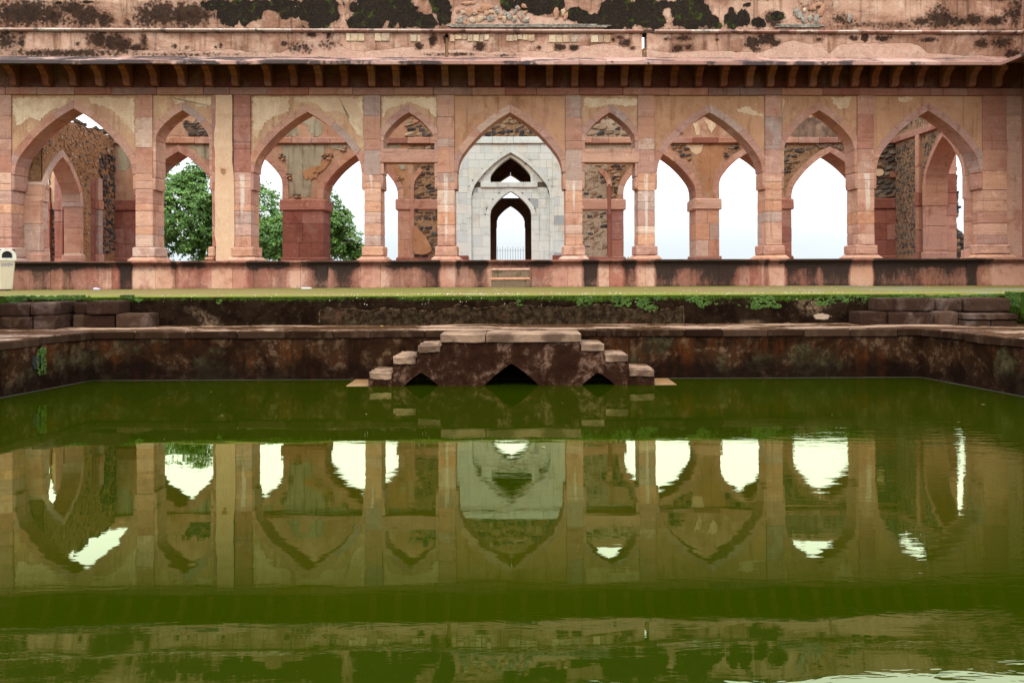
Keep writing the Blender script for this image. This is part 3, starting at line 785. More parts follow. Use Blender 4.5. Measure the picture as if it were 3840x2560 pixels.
PXU = np.linspace(-200, 3900, 400); UU = np.array([UX(p, 0, 170) for p in PXU])
def f_up(u, v):
    px = float(np.interp(u, UU, PXU)); zl = VZ(peel_line(px), 0, px)+.07*nz(u*1.3, 3.3)+.045*nz(u*4.5, 6.1)
    b = max(0, min(1, .5+(zl-v)*9))
    return (max(fL2(u, v), .55-(Z_UW1-v)*6), 0, b, 1)
def d_up(u, v): return .010*nz(u*1.1, v*1.7, 6)+.006*nz(u*5, v*5, 2)
Z_UW0, Z_UW1 = 5.70, 6.405
upw = None
segs = [(U_L, UX(1669, 0, 130)), (UX(1681, 0, 130), UX(2408, 0, 150)), (UX(2425, 0, 150), U_R+.30)]
for a, b in segs:
    o = grid_panel('upper_wall', FAC, a, b, Z_UW0, Z_UW1, 0, .50, .042, f_up, M_TOP, arcade, d_up)
    upw = upw or o
for a, b, yt in ((1669, 1681, 139), (2408, 2425, 178)):
    mk('upper_wall', *box(FAC, UX(a, 0, 150), UX(b, 0, 150), Z_UW0, VZ(yt, 0, a), .05, .5, .02, .01), M_MORT, arcade)
mk('upper_wall', *box(FAC, UX(1669, 0, 150), UX(1681, 0, 150), VZ(127, 0, 1675), Z_UW1, .05, .5, .01), M_MORT, arcade)
rm = mk('roll_moulding', *box(FAC, U_L, U_R+.3, 6.41, 6.485, .0, .50, .002), M_JOINT, arcade)
cs = course(-110, 3850, 70, 160)
M_ROLL = sandstone('roll_sandstone', [(.42, .27, .22), (.52, .41, .34), (.36, .21, .17), (.55, .47, .40), (.34, .19, .15)], .2, .8, blotch=(.05, .035, .03), bl=.7)
for a, b in zip(cs[:-1], cs[1:]):
    u0, u1 = UX(a, 0, 115)+.003, UX(b, 0, 115)-.003
    if a < 2415 < b: b_ = UX(2411, 0, 115); u1 = b_
    r = .05
    prof = [(.02-math.sin(t)*(r+.05)*1.2, 6.447-math.cos(t)*r) for t in [math.pi*i/8 for i in range(9)]]+[(.05, 6.447+r), (.05, 6.447-r)]
    mk('moulding_stone', *prism_u(FAC, prof, u0, u1), M_ROLL, rm)
# bare cream facing stones below the moulding
M_FACE = sandstone('cream_facing_stone', [(.48, .36, .23), (.52, .41, .28), (.40, .31, .22), (.47, .32, .20)], .15, .7, blotch=(.24, .16, .10), bl=.6)
for x0, x1, y0, y1 in ((1298, 1462, 125, 156), (1538, 1578, 130, 158), (1688, 1875, 130, 160), (1880, 2035, 130, 158), (2058, 2290, 132, 161)):
    xs = course(x0, x1, 16, 30)
    for a, b in zip(xs[:-1], xs[1:]):
        if random.random() < .14: continue
        yt = y0+random.uniform(0, 2); yb = y1-(random.uniform(0, 12) if x0 in (1688, 1880) else random.uniform(0, 1))
        mk('facing_stone', *box(FAC, UX(a, 0, 140)+.004, UX(b, 0, 140)-.004, VZ(yb, 0, a), VZ(yt, 0, a), -.028, .05, .012, .006), M_FACE, upw)
# thin string courses and broken carved cresting on the parapet
for x0, x1 in ((1668, 2300), (2898, 3085)):
    for k, (y0, y1) in enumerate(((91, 95.5), (96, 100), (100.5, 104.5))):
        xs = course(x0+random.uniform(0, 25), x1-k*random.uniform(-12, 12)-(60 if k == 0 and x0 < 2000 else 0), 30, 80)
        for a, b in zip(xs[:-1], xs[1:]):
            mk('string_stone', *box(FAC, UX(a, 0, 95)+.003, UX(b, 0, 95)-.003, VZ(y1, 0, a), VZ(y0, 0, a), -.02-.012*k, .05, .008, .003), M_CARVE, par)
def petal(px, py, w, h, mat=None, thick=.022, rot=0.0):
    k = ZF/F; u, v = UX(px, 0, py), VZ(py, 0, px); n = 9; pts = []
    for i in range(n):
        t = 2*math.pi*i/n+random.uniform(-.2, .2); f = random.uniform(.7, 1.2)
        x, y = math.cos(t)*w*k*f, math.sin(t)*h*k*f
        pts.append((u+x*math.cos(rot)-y*math.sin(rot), v+x*math.sin(rot)+y*math.cos(rot)))
    pts = jag(pts, .04, .008); n = len(pts)
    V = [FAC(a, b, .06) for a, b in pts]+[FAC(u+(a-u)*.93, v+(b-v)*.93, -thick*random.uniform(.6, 1.1)) for a, b in pts]+[FAC(u+(a-u)*.4, v+(b-v)*.4, -thick*1.5) for a, b in pts]
    Fc = []
    for q in range(2):
        for i in range(n): Fc.append((q*n+i, q*n+(i+1) % n, (q+1)*n+(i+1) % n, (q+1)*n+i))
    Fc.append(tuple(range(2*n, 3*n)))
    mk('carved_fragment', V, Fc, mat or random.choice([M_CARVE, M_CARVE, M_FACE, M_REARP]), par)
for px, py, w, h, r in ((1730, 72, 22, 14, .2), (1760, 45, 16, 20, 0), (1772, 76, 14, 10, -.3), (1800, 70, 15, 13, .4), (1840, 72, 18, 12, 0), (1870, 50, 9, 16, .5), (1888, 72, 8, 18, .3), (1910, 62, 12, 17, 0), (1932, 45, 8, 12, -.5),
                        (1930, 74, 9, 16, -.3), (1960, 62, 12, 18, .2), (1975, 80, 14, 8, 0), (2087, 50, 12, 26, .1), (2112, 45, 9, 18, -.2), (2122, 62, 9, 18, -.4), (1815, 30, 34, 16, .2), (1755, 12, 30, 8, 0),
                        (2992, 50, 12, 24, .45), (3012, 72, 10, 20, .1), (3016, 40, 8, 10, -.3), (3038, 72, 10, 14, 0), (3062, 70, 12, 22, -.1), (3080, 40, 13, 26, -.45), (3050, 30, 14, 14, 0), (3070, 18, 16, 10, -.2), (3185, 68, 10, 18, 0)):
    petal(px, py, w, h, rot=r)
for _ in range(26): petal(random.uniform(1700, 1985), random.uniform(20, 86), random.uniform(6, 16), random.uniform(6, 13), rot=random.uniform(-1, 1))

# the return wing at the right-hand corner
X_W = UX(3832, 0, 300)
YW = ZF+KS*X_W
wing = empty('wing_wall', (X_W+.3, 21.5, Z_FLOOR), 'plastered return wing meeting the arcade at the right-hand corner', 'wall')
WR = Frame(lambda u, v, w: (X_W+w, u, v), True)
mk('wall', *box(WR, 17.0, YW+.3, Z_TERR, Z_LIN1, 0, .7, .01), M_RED, wing)
mk('frieze', *box(WR, 17.0, YW+.2, Z_LIN1+.004, 5.64, .06, .7, .004), M_DKRED, wing)
ev = [(.03, Z_EW+.02), (-EO, Z_EF), (-EO, Z_EF-.078), (.03, Z_EW-.078)]
Vv = []
for w, z in ev:
    Vv.append((X_W+w, 17.0, z))
for w, z in ev:
    Vv.append((X_W+w, YW+w, z))
mk('eave', Vv, [(0, 1, 2, 3), (7, 6, 5, 4), (0, 4, 5, 1), (1, 5, 6, 2), (2, 6, 7, 3), (3, 7, 4, 0)], M_EAVE, wing)
# triangular closing slab between the two eaves
u_e = UX(3775, -EO, 235)
V3 = [FAC(u_e, Z_EF, -EO), (X_W-EO, YW-EO, Z_EF-.002), (X_W, YW, Z_EW+.012), FAC(u_e, Z_EW+.012, 0.0)]
V3 = V3+[(x, y, z-.075) for x, y, z in V3]
mk('eave_slab', V3, [(0, 1, 2, 3), (7, 6, 5, 4), (0, 4, 5, 1), (1, 5, 6, 2), (2, 6, 7, 3), (3, 7, 4, 0)], M_EAVE, eb)
for y in (22.6, 21.7):
    place('corbel', cme, (X_W, y, 5.2), wing, rot=(0, 0, -math.pi/2))
mk('upper_wall', *box(WR, 17.0, YW+.1, Z_UW0, 6.41, 0, .5, .01), M_TOP, wing)
mk('parapet', *box(WR, 17.0, YW+.1, 6.49, 7.36, .015, .5, .02), M_TOP, wing)
mk('roll_moulding', *box(WR, 17.0, YW, 6.40, 6.49, -.07, .3, .03), M_ROLL, wing)

# ------------------------------------------------------------------ plinth with stained blocks
plinth = empty('plinth', (0, ZF-.18, Z_TERR), 'sandstone plinth under the arcade, pink blocks streaked black below a moulded edge', 'plinth')
PJ = [-110, 0, 112, 190, 261, 327, 370, 419, 455, 492, 582, 658, 721, 792, 871, 952, 1020, 1072, 1127, 1186, 1227, 1290, 1353, 1426, 1500, 1598, 1710, 1759, 1846, 1916, 1993, 2129, 2194, 2284, 2352, 2420, 2520,
      2612, 2695, 2772, 2811, 2855, 2941, 3028, 3080, 3194, 3278, 3360, 3442, 3540, 3624, 3719, 3852]
DK = [(-100, .4), (0, .5), (110, .5), (135, .75), (190, .6), (230, .35), (240, .7), (330, .35), (440, .3), (455, .95), (490, .9), (500, .15), (640, .1), (655, .6), (670, .15), (720, .3), (750, .45), (790, .1), (870, .05), (925, .15), (935, .5), (955, .55), (1020, .35), (1050, .6), (1075, .3), (1110, .1), (1150, .3), (1190, .85), (1225, .9), (1235, .4), (1280, .9),
      (1300, .85), (1345, .4), (1360, .05), (1430, .1), (1480, .55), (1560, .4), (1600, .65), (1640, .9), (1655, .1), (1705, .05), (1718, .75), (1730, .3), (1765, .45), (1800, .85), (1825, .5), (1835, .1), (1995, .35), (2040, .45), (2080, .1), (2180, .1), (2195, .9), (2235, .85), (2245, .1), (2330, .1), (2345, .7), (2380, .6), (2390, .1), (2450, .15), (2465, .85),
      (2520, .8), (2570, .5), (2620, .7), (2700, .95), (2745, .9), (2770, .4), (2800, .35), (2860, .2), (2872, .55), (2890, .1), (2940, .1), (2955, .8), (3020, .6), (3050, .85), (3075, .5), (3090, .85), (3180, .85), (3192, .1), (3270, .05), (3280, .95), (3310, .8), (3440, .7), (3490, .55), (3550, .75), (3620, .55), (3630, .95), (3660, .85), (3668, .4), (3715, .3), (3722, 0), (3850, 0)]
DKx = np.array([UX(p[0], -.18, 1030) for p in DK]); DKy = np.array([p[1] for p in DK])
def f_pl(u, v):
    t = (v-Z_TERR)/.6
    s = float(np.interp(u+.03*nz(u*2, v*3), DKx, DKy))
    # runs start at the lip and fade, some splash at the foot
    top = max(0, (t-.78)*2.0)
    foot = max(0, (.14-t)*3.0)
    return (min(1.2, s*(.75+.35*t)+top+.4*foot), max(0, .35-t*3), 0, 1)
def plinth_mat():
    g = G('stained_plinth_sandstone'); rn = g.rnd(); at = g.attr()
    base = g.ramp(rn, [(.05, (.54, .31, .215)), (.3, (.47, .245, .17)), (.5, (.36, .14, .095)), (.7, (.57, .35, .25)), (.95, (.50, .27, .17))])
    n1 = g.noise(4.5, 6, .72, .4, sc=(1.5, 1.5, .55)); n2 = g.noise(22, 4, .7); b = g.noise(2.3, 5, .65)
    c = g.mix(g.math('MULTIPLY', g.rng(b, .5, .68), .6), base, (.27, .085, .06))
    c = g.mix(g.math('MULTIPLY', g.rng(b, .46, .34), .5), c, (.55, .38, .29))
    nn = g.math('ADD', g.math('MULTIPLY', g.math('SUBTRACT', n1, .5), .75), g.math('MULTIPLY', g.math('SUBTRACT', n2, .5), .35))
    m1 = g.rng(g.math('ADD', at[0], nn), .10, .42); m2 = g.rng(g.math('ADD', at[0], nn), .42, .80)
    c = g.mix(g.math('MULTIPLY', m1, .68), c, (.15, .045, .03))
    c = g.mix(g.math('MULTIPLY', m2, .93), c, (.022, .017, .013))
    c = g.mix(g.math('MULTIPLY', g.rng(g.math('ADD', at[1], nn), .30, .5), .6), c, (.06, .075, .015))
    c = g.mix(g.math('MULTIPLY', g.rng(n2, .62, .74), .5), c, (.07, .04, .03))
    return g.out(c, .85, g.bump(g.math('ADD', n1, g.math('MULTIPLY', n2, .6)), .022), .08)
M_PLINTH = plinth_mat()
mk('core', *box(FAC, U_L, U_R+.2, Z_TERR-.1, Z_FLOOR-.02, -.155, .5, .004), M_JOINT, plinth)
for a, b in zip(PJ[:-1], PJ[1:]):
    u0, u1 = UX(a, -.18, 1035)+.003, UX(b, -.18, 1035)-.003
    o = random.uniform(-.012, .006)
    k = .20
    if a in (190, 1072, 1127, 2612, 2772, 3028): # an upper course of thin stones
        zt = .06
        grid_panel('block', FAC, u0, u1, zt+.004, .195, -.18+o, .1, .05, f_pl, M_PLINTH, plinth)
    else: zt = .195
    grid_panel('block', FAC, u0, u1, Z_TERR-.05, zt, -.18+o, .1, .05, f_pl, M_PLINTH, plinth, disp=lambda u, v: .007*nz(u*6, v*6, 1))
def f_lip(u, v):
    s = float(np.interp(u, DKx, DKy)); return (min(1.2, s*.9+.45+.25*nz(u*1.7, 2.0)), 0, 0, 1)
cs = course(-110, 3852, 110, 290)
for a, b in zip(cs[:-1], cs[1:]):
    u0, u1 = UX(a, -.3, 985)+.003, UX(b, -.3, 985)-.003
    o = random.uniform(-.008, .008)
    prof = [(-.17, .197), (-.205, .20), (-.215, .225), (-.235, .245), (-.275, .262), (-.30, .27), (-.305, .30), (-.29, .323), (.2, .323)]
    n = len(prof); nu = max(2, int((u1-u0)/.06)); V, A, Fc = [], [], []
    for i in range(nu+1):
        u = u0+(u1-u0)*i/nu
        for w, z in prof:
            V.append(FAC(u, z+.003*nz(u*5, z*9), w+o+.006*nz(u*3, z*7, 5)))
            A.append(f_lip(u, z) if z < .31 else (f_lip(u, z)[0]*.6, 0, 0, 1))
    for i in range(nu):
        for j in range(n-1): Fc.append((i*n+j, (i+1)*n+j, (i+1)*n+j+1, i*n+j+1))
    Fc.append(tuple(range(n-1, -1, -1))); Fc.append(tuple(range(nu*n, nu*n+n)))
    mk('cornice_stone', V, Fc, M_PLINTH, plinth, attr=A)
# veranda floor behind the plinth edge
tag(mk('veranda_floor', *box(FAC, -17.2, 17.0, -.3, Z_FLOOR-.008, .1, 8.0, .004), M_RED), kind='structure')
# two low steps up to the middle arch
M_ESTEP = sandstone('mossy_step_stone', [(.15, .105, .065), (.20, .14, .09)], .2, .5, blotch=(.055, .050, .025), bl=.85)
st = empty('entrance_steps', FAC(UX(1915), Z_TERR, -.5), 'two low mossy stone steps against the plinth below the middle arch', 'steps')
for i, (x0, x1, zt, w0) in enumerate(((1844, 1985, VZ(1007, -.4), -.46), (1842, 1985, VZ(1042, -.7), -.74))):
    def f_st(u, v): return (.50+.35*nz(u*2, v*2)+max(0, (Z_TERR+.2-v)*2), max(0, .62-(v-Z_TERR)*2.2) if i else .1, 0, 1)
    grid_panel('step', FAC, UX(x0, w0, 1030), UX(x1, w0, 1030), Z_TERR-.03, zt, w0, -.10 if i == 0 else -.47, .05, f_st, M_ESTEP, st, disp=lambda u, v: .006*nz(u*7, v*7))
    mk('nosing', *box(FAC, UX(x0, w0, 1030)-.012, UX(x1, w0, 1030)+.012, zt-.05, zt+.006, w0-.022, w0+.2, .012, .004), M_LOW, st)

# ------------------------------------------------------------------ rubble stones: shared shapes
def stone_mesh(i):
    r = random.Random(100+i); bm = bmesh.new()
    for k in range(18):
        v = Vector((r.uniform(-1, 1), r.uniform(-1, 1), r.uniform(-1, 1)))
        m = max(abs(v.x), abs(v.y), abs(v.z)); v = v/m
        v = Vector([math.copysign(abs(c)**.8, c) for c in v])*r.uniform(.86, 1.0)
        v = Vector([max(-.92, min(.92, c)) for c in v])
        bm.verts.new(v*.54)
    bmesh.ops.convex_hull(bm, input=bm.verts)
    for v in [v for v in bm.verts if not v.link_faces]: bm.verts.remove(v)
    me = bpy.data.meshes.new('rubble_stone'); bm.to_mesh(me); bm.free()
    return me
SHAPES = {}
def stone_variants(mat):
    if mat.name not in SHAPES:
        L = []
        for i in range(9):
            me = stone_mesh(i); me.materials.append(mat); L.append(me)
        SHAPES[mat.name] = L
    return SHAPES[mat.name]
def rubble_field(fr, kind, u0, u1, v0, v1, w, mat, parent, ch=(.10, .20), cw=(.12, .34), fill=.92, ok=None, proud=.035, limit=290, tilt=.06):
    """coursed rubble: every stone is an object of its own, standing proud of the mortar"""
    L = []
    v = v0
    while v < v1:
        h = random.uniform(*ch); u = u0+random.uniform(-.1, .05)
        while u < u1:
            b = random.uniform(*cw)
            uc, vc = u+b/2, v+h/2+random.uniform(-.02, .02)
            if u0 <= uc <= u1 and vc < v1 and random.random() < fill and (ok is None or ok(uc, vc, b/2, h/2)): L.append((uc, vc, b, h))
            u += b+random.uniform(.0, .025)
        v += h+random.uniform(-.01, .02)
    if len(L) > limit: random.shuffle(L); rest = L[limit:]; L = L[:limit]
    else: rest = []
    sh = stone_variants(mat)
    for uc, vc, b, h in L:
        d = random.uniform(.10, .16)
        x, y, z = fr(uc, vc, w-proud*random.uniform(.4, 1.5)+d/2)
        if kind == 'y': sc, ro = (b*.97, d, h*.97), (random.uniform(-.05, .05), random.choice((0, math.pi))+random.uniform(-tilt, tilt), random.uniform(-.06, .06))
        else: sc, ro = (d, b*.97, h*.97), (random.choice((0, math.pi))+random.uniform(-tilt, tilt), random.uniform(-.05, .05), random.uniform(-.06, .06))
        place('rubble_stone', random.choice(sh), (x, y, z), parent, sc, ro)
    if rest:
        V, Fc = [], []
        for uc, vc, b, h in rest:
            me = random.choice(sh); n = len(V); d = .13
            x, y, z = fr(uc, vc, w-proud+d/2)
            for p in me.vertices:
                q = (b*.97, d, h*.97) if kind == 'y' else (d, b*.97, h*.97)
                V.append((x+p.co.x*q[0], y+p.co.y*q[1], z+p.co.z*q[2]))
            Fc += [tuple(i+n for i in pl.vertices) for pl in me.polygons]
        tag(mk('rubble_stones', V, Fc, mat, parent), kind='stuff')

# ------------------------------------------------------------------ rear wall of the roofless veranda
DB, TB = 5.30, 1.15
def ub(px): return UX(px, DB, 700)
def vb(py, px=CX): return VZ(py, DB, px)
Z_CAP0, Z_CAP1 = 2.02, 2.38
Z_S0, Z_S1 = vb(538), vb(516)
def rear_wall(name, label, px0, px1, arches, top, basemat, piers):
    """arches: (left px, right px, apex py); piers between them built of big blocks up to a capital"""
    root = empty(name, FAC(ub((px0+px1)/2), Z_FLOOR, DB+.5), label, 'wall')
    edges = [px0]; A = []
    for l, r, y in arches:
        u0, u1 = ub(l), ub(r); uc = (u0+u1)/2; a = (u1-u0)/2
        va = vb(y, (l+r)/2); h = a*1.16
        A.append(Arch(uc, va-h, a, h, .20)); edges += [l, r]
    edges.append(px1)
    # wall above and beside the openings, cut to the arches
    us = set()
    U0, U1 = ub(px0), ub(px1)
    nn = int((U1-U0)/.12)
    xs = [U0+(U1-U0)*i/nn for i in range(nn+1)]
    prev = U0
    cells = []
    for i, ar in enumerate(A):
        cells.append(('pier', prev, ar.uc-ar.a)); cells.append(('arch', ar)); prev = ar.uc+ar.a
    cells.append(('pier', prev, U1))
    walls = []; pn = -1
    for c in cells:
        if c[0] == 'pier':
            _, a, b = c; pn += 1; pm_, cm_ = piers[pn]
            if b-a < .02: continue
            n = max(2, int((b-a)/.10)); x = [a+(b-a)*i/n for i in range(n+1)]
            lo = Z_CAP1-.05
            walls.append(mk('wall_panel', *prism(FAC, column_poly(x, [lo]*len(x), [top(q) for q in x]), DB+.03, DB+TB), basemat, root))
            pr = mk('pier', *box(FAC, a+.03, b-.03, Z_FLOOR-.02, Z_CAP1-.04, DB+.03, DB+TB-.03, .004), M_JOINT, root)
            z = Z_FLOOR-.01
            for t in (.42+Z_FLOOR*.2, 1.0+random.uniform(-.1, .1), 1.55+random.uniform(-.12, .12), Z_CAP0):
                if b-a > .7:
                    m = a+(b-a)*random.uniform(.4, .6)
                    mk('block', *box(FAC, a, m-.003, z+.003, t-.003, DB+.012, DB+TB, .008, .004), pm_, pr)
                    mk('block', *box(FAC, m+.003, b, z+.003, t-.003, DB+.012, DB+TB, .008, .004), pm_, pr)
                else: mk('block', *box(FAC, a, b, z+.003, t-.003, DB+.012, DB+TB, .008, .004), pm_, pr)
                z = t
            e0 = .075 if a > U0+.05 else 0; e1 = .075 if b < U1-.05 else 0
            mk('capital', *box(FAC, a-e0, b+e1, Z_CAP0+.002, Z_CAP1, DB-.03, DB+TB+.03, .03, .006), cm_, pr)
            mk('base_block', *box(FAC, a-.06, b+.06, Z_FLOOR-.01, .50, DB-.06, DB+TB+.06, .03, .006), M_DKRED, pr)
        else:
            ar = c[1]; n = 26
            x = sorted([ar.uc-ar.a+2*ar.a*i/n for i in range(n+1)])
            walls.append(mk('wall_panel', *prism(FAC, column_poly(x, [ar.z_out(q)-.012 for q in x], [top(q) for q in x]), DB+.03, DB+TB), basemat, root))
            voussoirs(FAC, ar, DB, DB+TB+.01, [M_VOUS, M_VOUS, M_PINK], walls[-1], random.choice([(0, 3, 6, 10, 14), (0, 4, 8, 11, 14)]))
            if ar.vs > Z_CAP1+.03:
                for s in (-1, 1):
                    x0, x1 = sorted((ar.uc+s*ar.a, ar.uc+s*(ar.a+.20)))
                    mk('jamb_block', *box(FAC, x0, x1, Z_CAP1+.004, ar.vs-.003, DB, DB+TB+.01, .008, .003), M_VOUS, walls[-1])
    # string course
    sc = mk('string_course', *box(FAC, U0, U1, Z_S0+.01, Z_S1-.01, DB+.0, DB+.3, .004), M_JOINT, root)
    cs = course(px0, px1, 55, 95)
    for a, b in zip(cs[:-1], cs[1:]):
        mk('string_stone', *box(FAC, ub(a)+.003, ub(b)-.003, Z_S0+random.uniform(-.006, .006), Z_S1+random.uniform(-.006, .006), DB-.055+random.uniform(-.01, .01), DB+.3, .012, .003), M_LINTEL if random.random() < .4 else M_VOUS, sc)
    return root, A, walls
def ragged(base, amp, seed): return lambda u: base+amp*nz(u*.8, seed)+amp*.6*nz(u*3.1, seed+5)+amp*.5*(1 if nz(u*5.0, seed+9) > .15 else 0)
def top_left(u):
    if u < UX(520, DB): return 4.62+.10*nz(u*3, 1)+.08*nz(u*9, 4)
    return 5.95+.1*nz(u*.8, 2)+.08*nz(u*3, 7)
rl, AL, WL = rear_wall('rear_wall', 'rear veranda wall left of the marble gateway, grey stained plaster above three open arches', 405, 1668,
                       [(524, 812, 568), (848, 1058, 573), (1212, 1491, 572)], top_left, M_REARP, [(M_DKRED, M_DKRED), (M_RED, M_RED), (M_DKRED, M_RED), (M_VOUS, M_RED)])
def top_right(u):
    px = CX+u*F/(ZF+DB)
    if px > 3275: return 4.95+.05*nz(u*3, 3)+.05*nz(u*8, 3)
    if px > 2900: return 5.28+.10*nz(u*1.7, 3)+.06*nz(u*6, 3)
    if px < 2400: return 5.42+.06*nz(u*3, 8)
    return 5.95+.1*nz(u*2, 5)
rr, AR, WR_ = rear_wall('rear_wall', 'rear veranda wall right of the marble gateway, pink plaster and rubble above three open arches', 2160, 3420,
                        [(2338, 2610, 570), (2697, 2907, 575), (2968, 3256, 571)], top_right, M_REARP, [(M_RED, M_VOUS), (M_LOW, M_LOW), (M_RED, M_RED), (M_DKRED, M_DKRED)])
def clear_of(A, m=.03):
    def f(u, v, hu, hv):
        for ar in A:
            if abs(u-ar.uc) < ar.a+.24+hu:
                for q in (u-hu, u, u+hu):
                    if v-hv < ar.z_out(q)+m: return False
        return True
    return f
def inside(poly):
    def f(u, v):
        c = False; n = len(poly); j = n-1
        for i in range(n):
            (xi, yi), (xj, yj) = poly[i], poly[j]
            if (yi > v) != (yj > v) and u < (xj-xi)*(v-yi)/(yj-yi)+xi: c = not c
            j = i
        return c
    return f
def bpoly(L): return [(ub(x), vb(y, x)) for x, y in L]
def clipped(P, A, amp, w0, w1):
    # outline kept clear of the arch rings
    us = [p[0] for p in P]; u0, u1 = min(us), max(us); n = max(6, int((u1-u0)/.06)); parts = []; run = []
    def flush():
        if len(run) > 1: parts.append(prism(FAC, [(x, l) for x, l, h in run]+[(x, h) for x, l, h in run[::-1]], w0, w1))
        run.clear()
    for i in range(n+1):
        u = min(u1-1e-4, max(u0+1e-4, u0+(u1-u0)*i/n)); ys = []
        for (xa, ya), (xb, yb) in zip(P, P[1:]+P[:1]):
            if (xa > u) != (xb > u): ys.append(ya+(yb-ya)*(u-xa)/(xb-xa))
        if len(ys) < 2: flush(); continue
        lo, hi = min(ys)+random.gauss(0, amp), max(ys)+random.gauss(0, amp)
        for ar in A:
            if ar.full_out[0][0]-.02 < u < ar.full_out[-1][0]+.02: lo = max(lo, ar.z_out(u)-.01)
        ed = min(u-u0, u1-u)/.12
        if ed < 1: hi -= (hi-lo)*.35*(1-ed)*random.random(); lo += (hi-lo)*.35*(1-ed)*random.random()
        if hi-lo < .015: flush()
        else: run.append((u+random.gauss(0, .012), lo, hi))
    flush()
    return join(parts) if parts else prism(FAC, P, w0+.3, w1+.3)
def rear_patch(L, mat, parent, w=.0, amp=.04, step=.09, thick=.04):
    v, f = clipped(bpoly(L), AL+AR, amp, DB+.03-w, DB+.03-w+thick)
    return mk('plaster_patch', v, f, mat, parent)
def rubble_poly(L, mat, mort, root, A, w=.012, **k):
    """an area where the plaster has fallen: mortar sheet with stones in it"""
    P = bpoly(L)
    v_, f_ = clipped(P, AL+AR, .02, DB+.03-w, DB+.10); mk('mortar_bed', v_, f_, mort, root)
    inp = inside(P); cl = clear_of(A)
    us = [p[0] for p in P]; vs2 = [p[1] for p in P]
    rubble_field(FAC, 'y', min(us), max(us), min(vs2), max(vs2), DB+.03-w, mat, root, ok=lambda u, v, a, b: inp(u, v) and cl(u, v, a, b) and not (Z_S0-.03 < v+b and v-b < Z_S1+.03), **k)
# left: stains and flaked coats as seen through the arches
rear_patch([(438, 540), (505, 540), (505, 600), (470, 635), (440, 640)], M_GREYP, rl, .008)
rear_patch([(626, 450), (690, 452), (700, 512), (626, 512)], M_REARP, rl, .01)
rubble_poly([(682, 458), (795, 455), (795, 505), (720, 510), (700, 490)], M_RUBG, M_MORTD, rl, AL, ch=(.06, .12), cw=(.16, .36))
rear_patch([(640, 440), (795, 438), (800, 454), (640, 456)], M_REARP, rl, .03)
rear_patch([(700, 541), (796, 541), (830, 541), (850, 560), (800, 620), (772, 596), (740, 575)], M_GREYP, rl, .008)
rear_patch([(960, 541), (1020, 541), (1022, 548), (1010, 575), (980, 590)], M_GREYP, rl, .008)
rear_patch([(1052, 541), (1135, 541), (1130, 640), (1138, 735), (1088, 738), (1080, 690), (1075, 620)], M_GREYP, rl, .008)
rear_patch([(1125, 541), (1228, 541), (1225, 565), (1208, 580), (1205, 610), (1170, 640), (1165, 740), (1128, 738), (1120, 640)], M_GREYP, rl, .012)
rear_patch([(1220, 541), (1325, 541), (1318, 552), (1260, 562), (1228, 560)], M_GREYP, rl, .014)
rear_patch([(1100, 440), (1175, 440), (1214, 470), (1205, 505), (1180, 512), (1160, 500), (1150, 470)], M_GREYP, rl, .01)
rear_patch([(1080, 470), (1110, 455), (1125, 512), (1070, 512)], M_GREYP, rl, .01)
rear_patch([(1135, 640), (1205, 612), (1235, 590), (1245, 600), (1200, 650), (1180, 672), (1140, 660)], M_ORANGE, rl, .03)
for L in ([(1210, 580), (1250, 574), (1252, 590), (1225, 598), (1212, 594)], [(1175, 625), (1200, 618), (1196, 645), (1178, 650)], [(1275, 556), (1305, 552), (1302, 566), (1280, 568)],
          [(1040, 575), (1062, 580), (1068, 602), (1050, 596)], [(1076, 645), (1096, 650), (1092, 676), (1076, 672)], [(1098, 728), (1132, 726), (1130, 745), (1100, 745)]):
    rubble_poly(L, M_RUBE, M_MORTD, rl, [], ch=(.06, .1), cw=(.08, .16), proud=.05)
rear_patch([(1446, 541), (1510, 541), (1505, 556), (1446, 560)], M_GREYP, rl, .01)
rear_patch([(1448, 540), (1530, 540), (1534, 740), (1508, 742), (1505, 690), (1470, 620), (1448, 600)], M_ORANGE, rl, .006)
rear_patch([(1488, 612), (1530, 612), (1526, 634), (1512, 638), (1500, 622)], M_GREYP, rl, .02)
rubble_poly([(1486, 660), (1505, 655), (1512, 680), (1500, 692), (1488, 680)], M_RUBE, M_MORT, rl, [], ch=(.06, .1), cw=(.08, .14))
rubble_poly([(1524, 425), (1668, 425), (1668, 562), (1530, 562), (1522, 500)], M_RUBT, M_MORT, rl, AL, ch=(.10, .20), cw=(.14, .36))
# arched niche blocked with rubble, left of the gateway
def niche(px0, px1, side, root, mat, mort, **k):
    u0, u1 = ub(px0), ub(px1)
    mk('niche_infill', *box(FAC, u0, u1, Z_FLOOR, vb(560), DB+.005, DB+.2, .004), mort, root)
    rubble_field(FAC, 'y', u0+.02, u1-.02, Z_FLOOR+.15, vb(585), DB+.005, mat, root, **k)
    # moulded border on the outer edge
    ue = u0 if side < 0 else u1
    mk('niche_border', *box(FAC, min(ue, ue+side*.13), max(ue, ue+side*.13), Z_FLOOR, vb(690), DB-.05, DB+.2, .02, .005), M_VOUS if side < 0 else M_DKRED, root)
    uo = ue+side*.16; ar = Arch(ue-side*.62, vb(700), .62, .75, .16)
    In, Out = (ar.In, ar.Out) if side < 0 else (ar.InR, ar.OutR)
    for c0, c1 in ((0, 5), (5, 10)):
        mk('niche_voussoir', *prism(FAC, In[c0:c1+1]+Out[c0:c1+1][::-1], DB-.045, DB+.2), M_VOUS, root)
niche(1553, 1668, -1, rl, M_RUB, M_MORT, ch=(.06, .12), cw=(.14, .34), fill=.85, proud=.02)
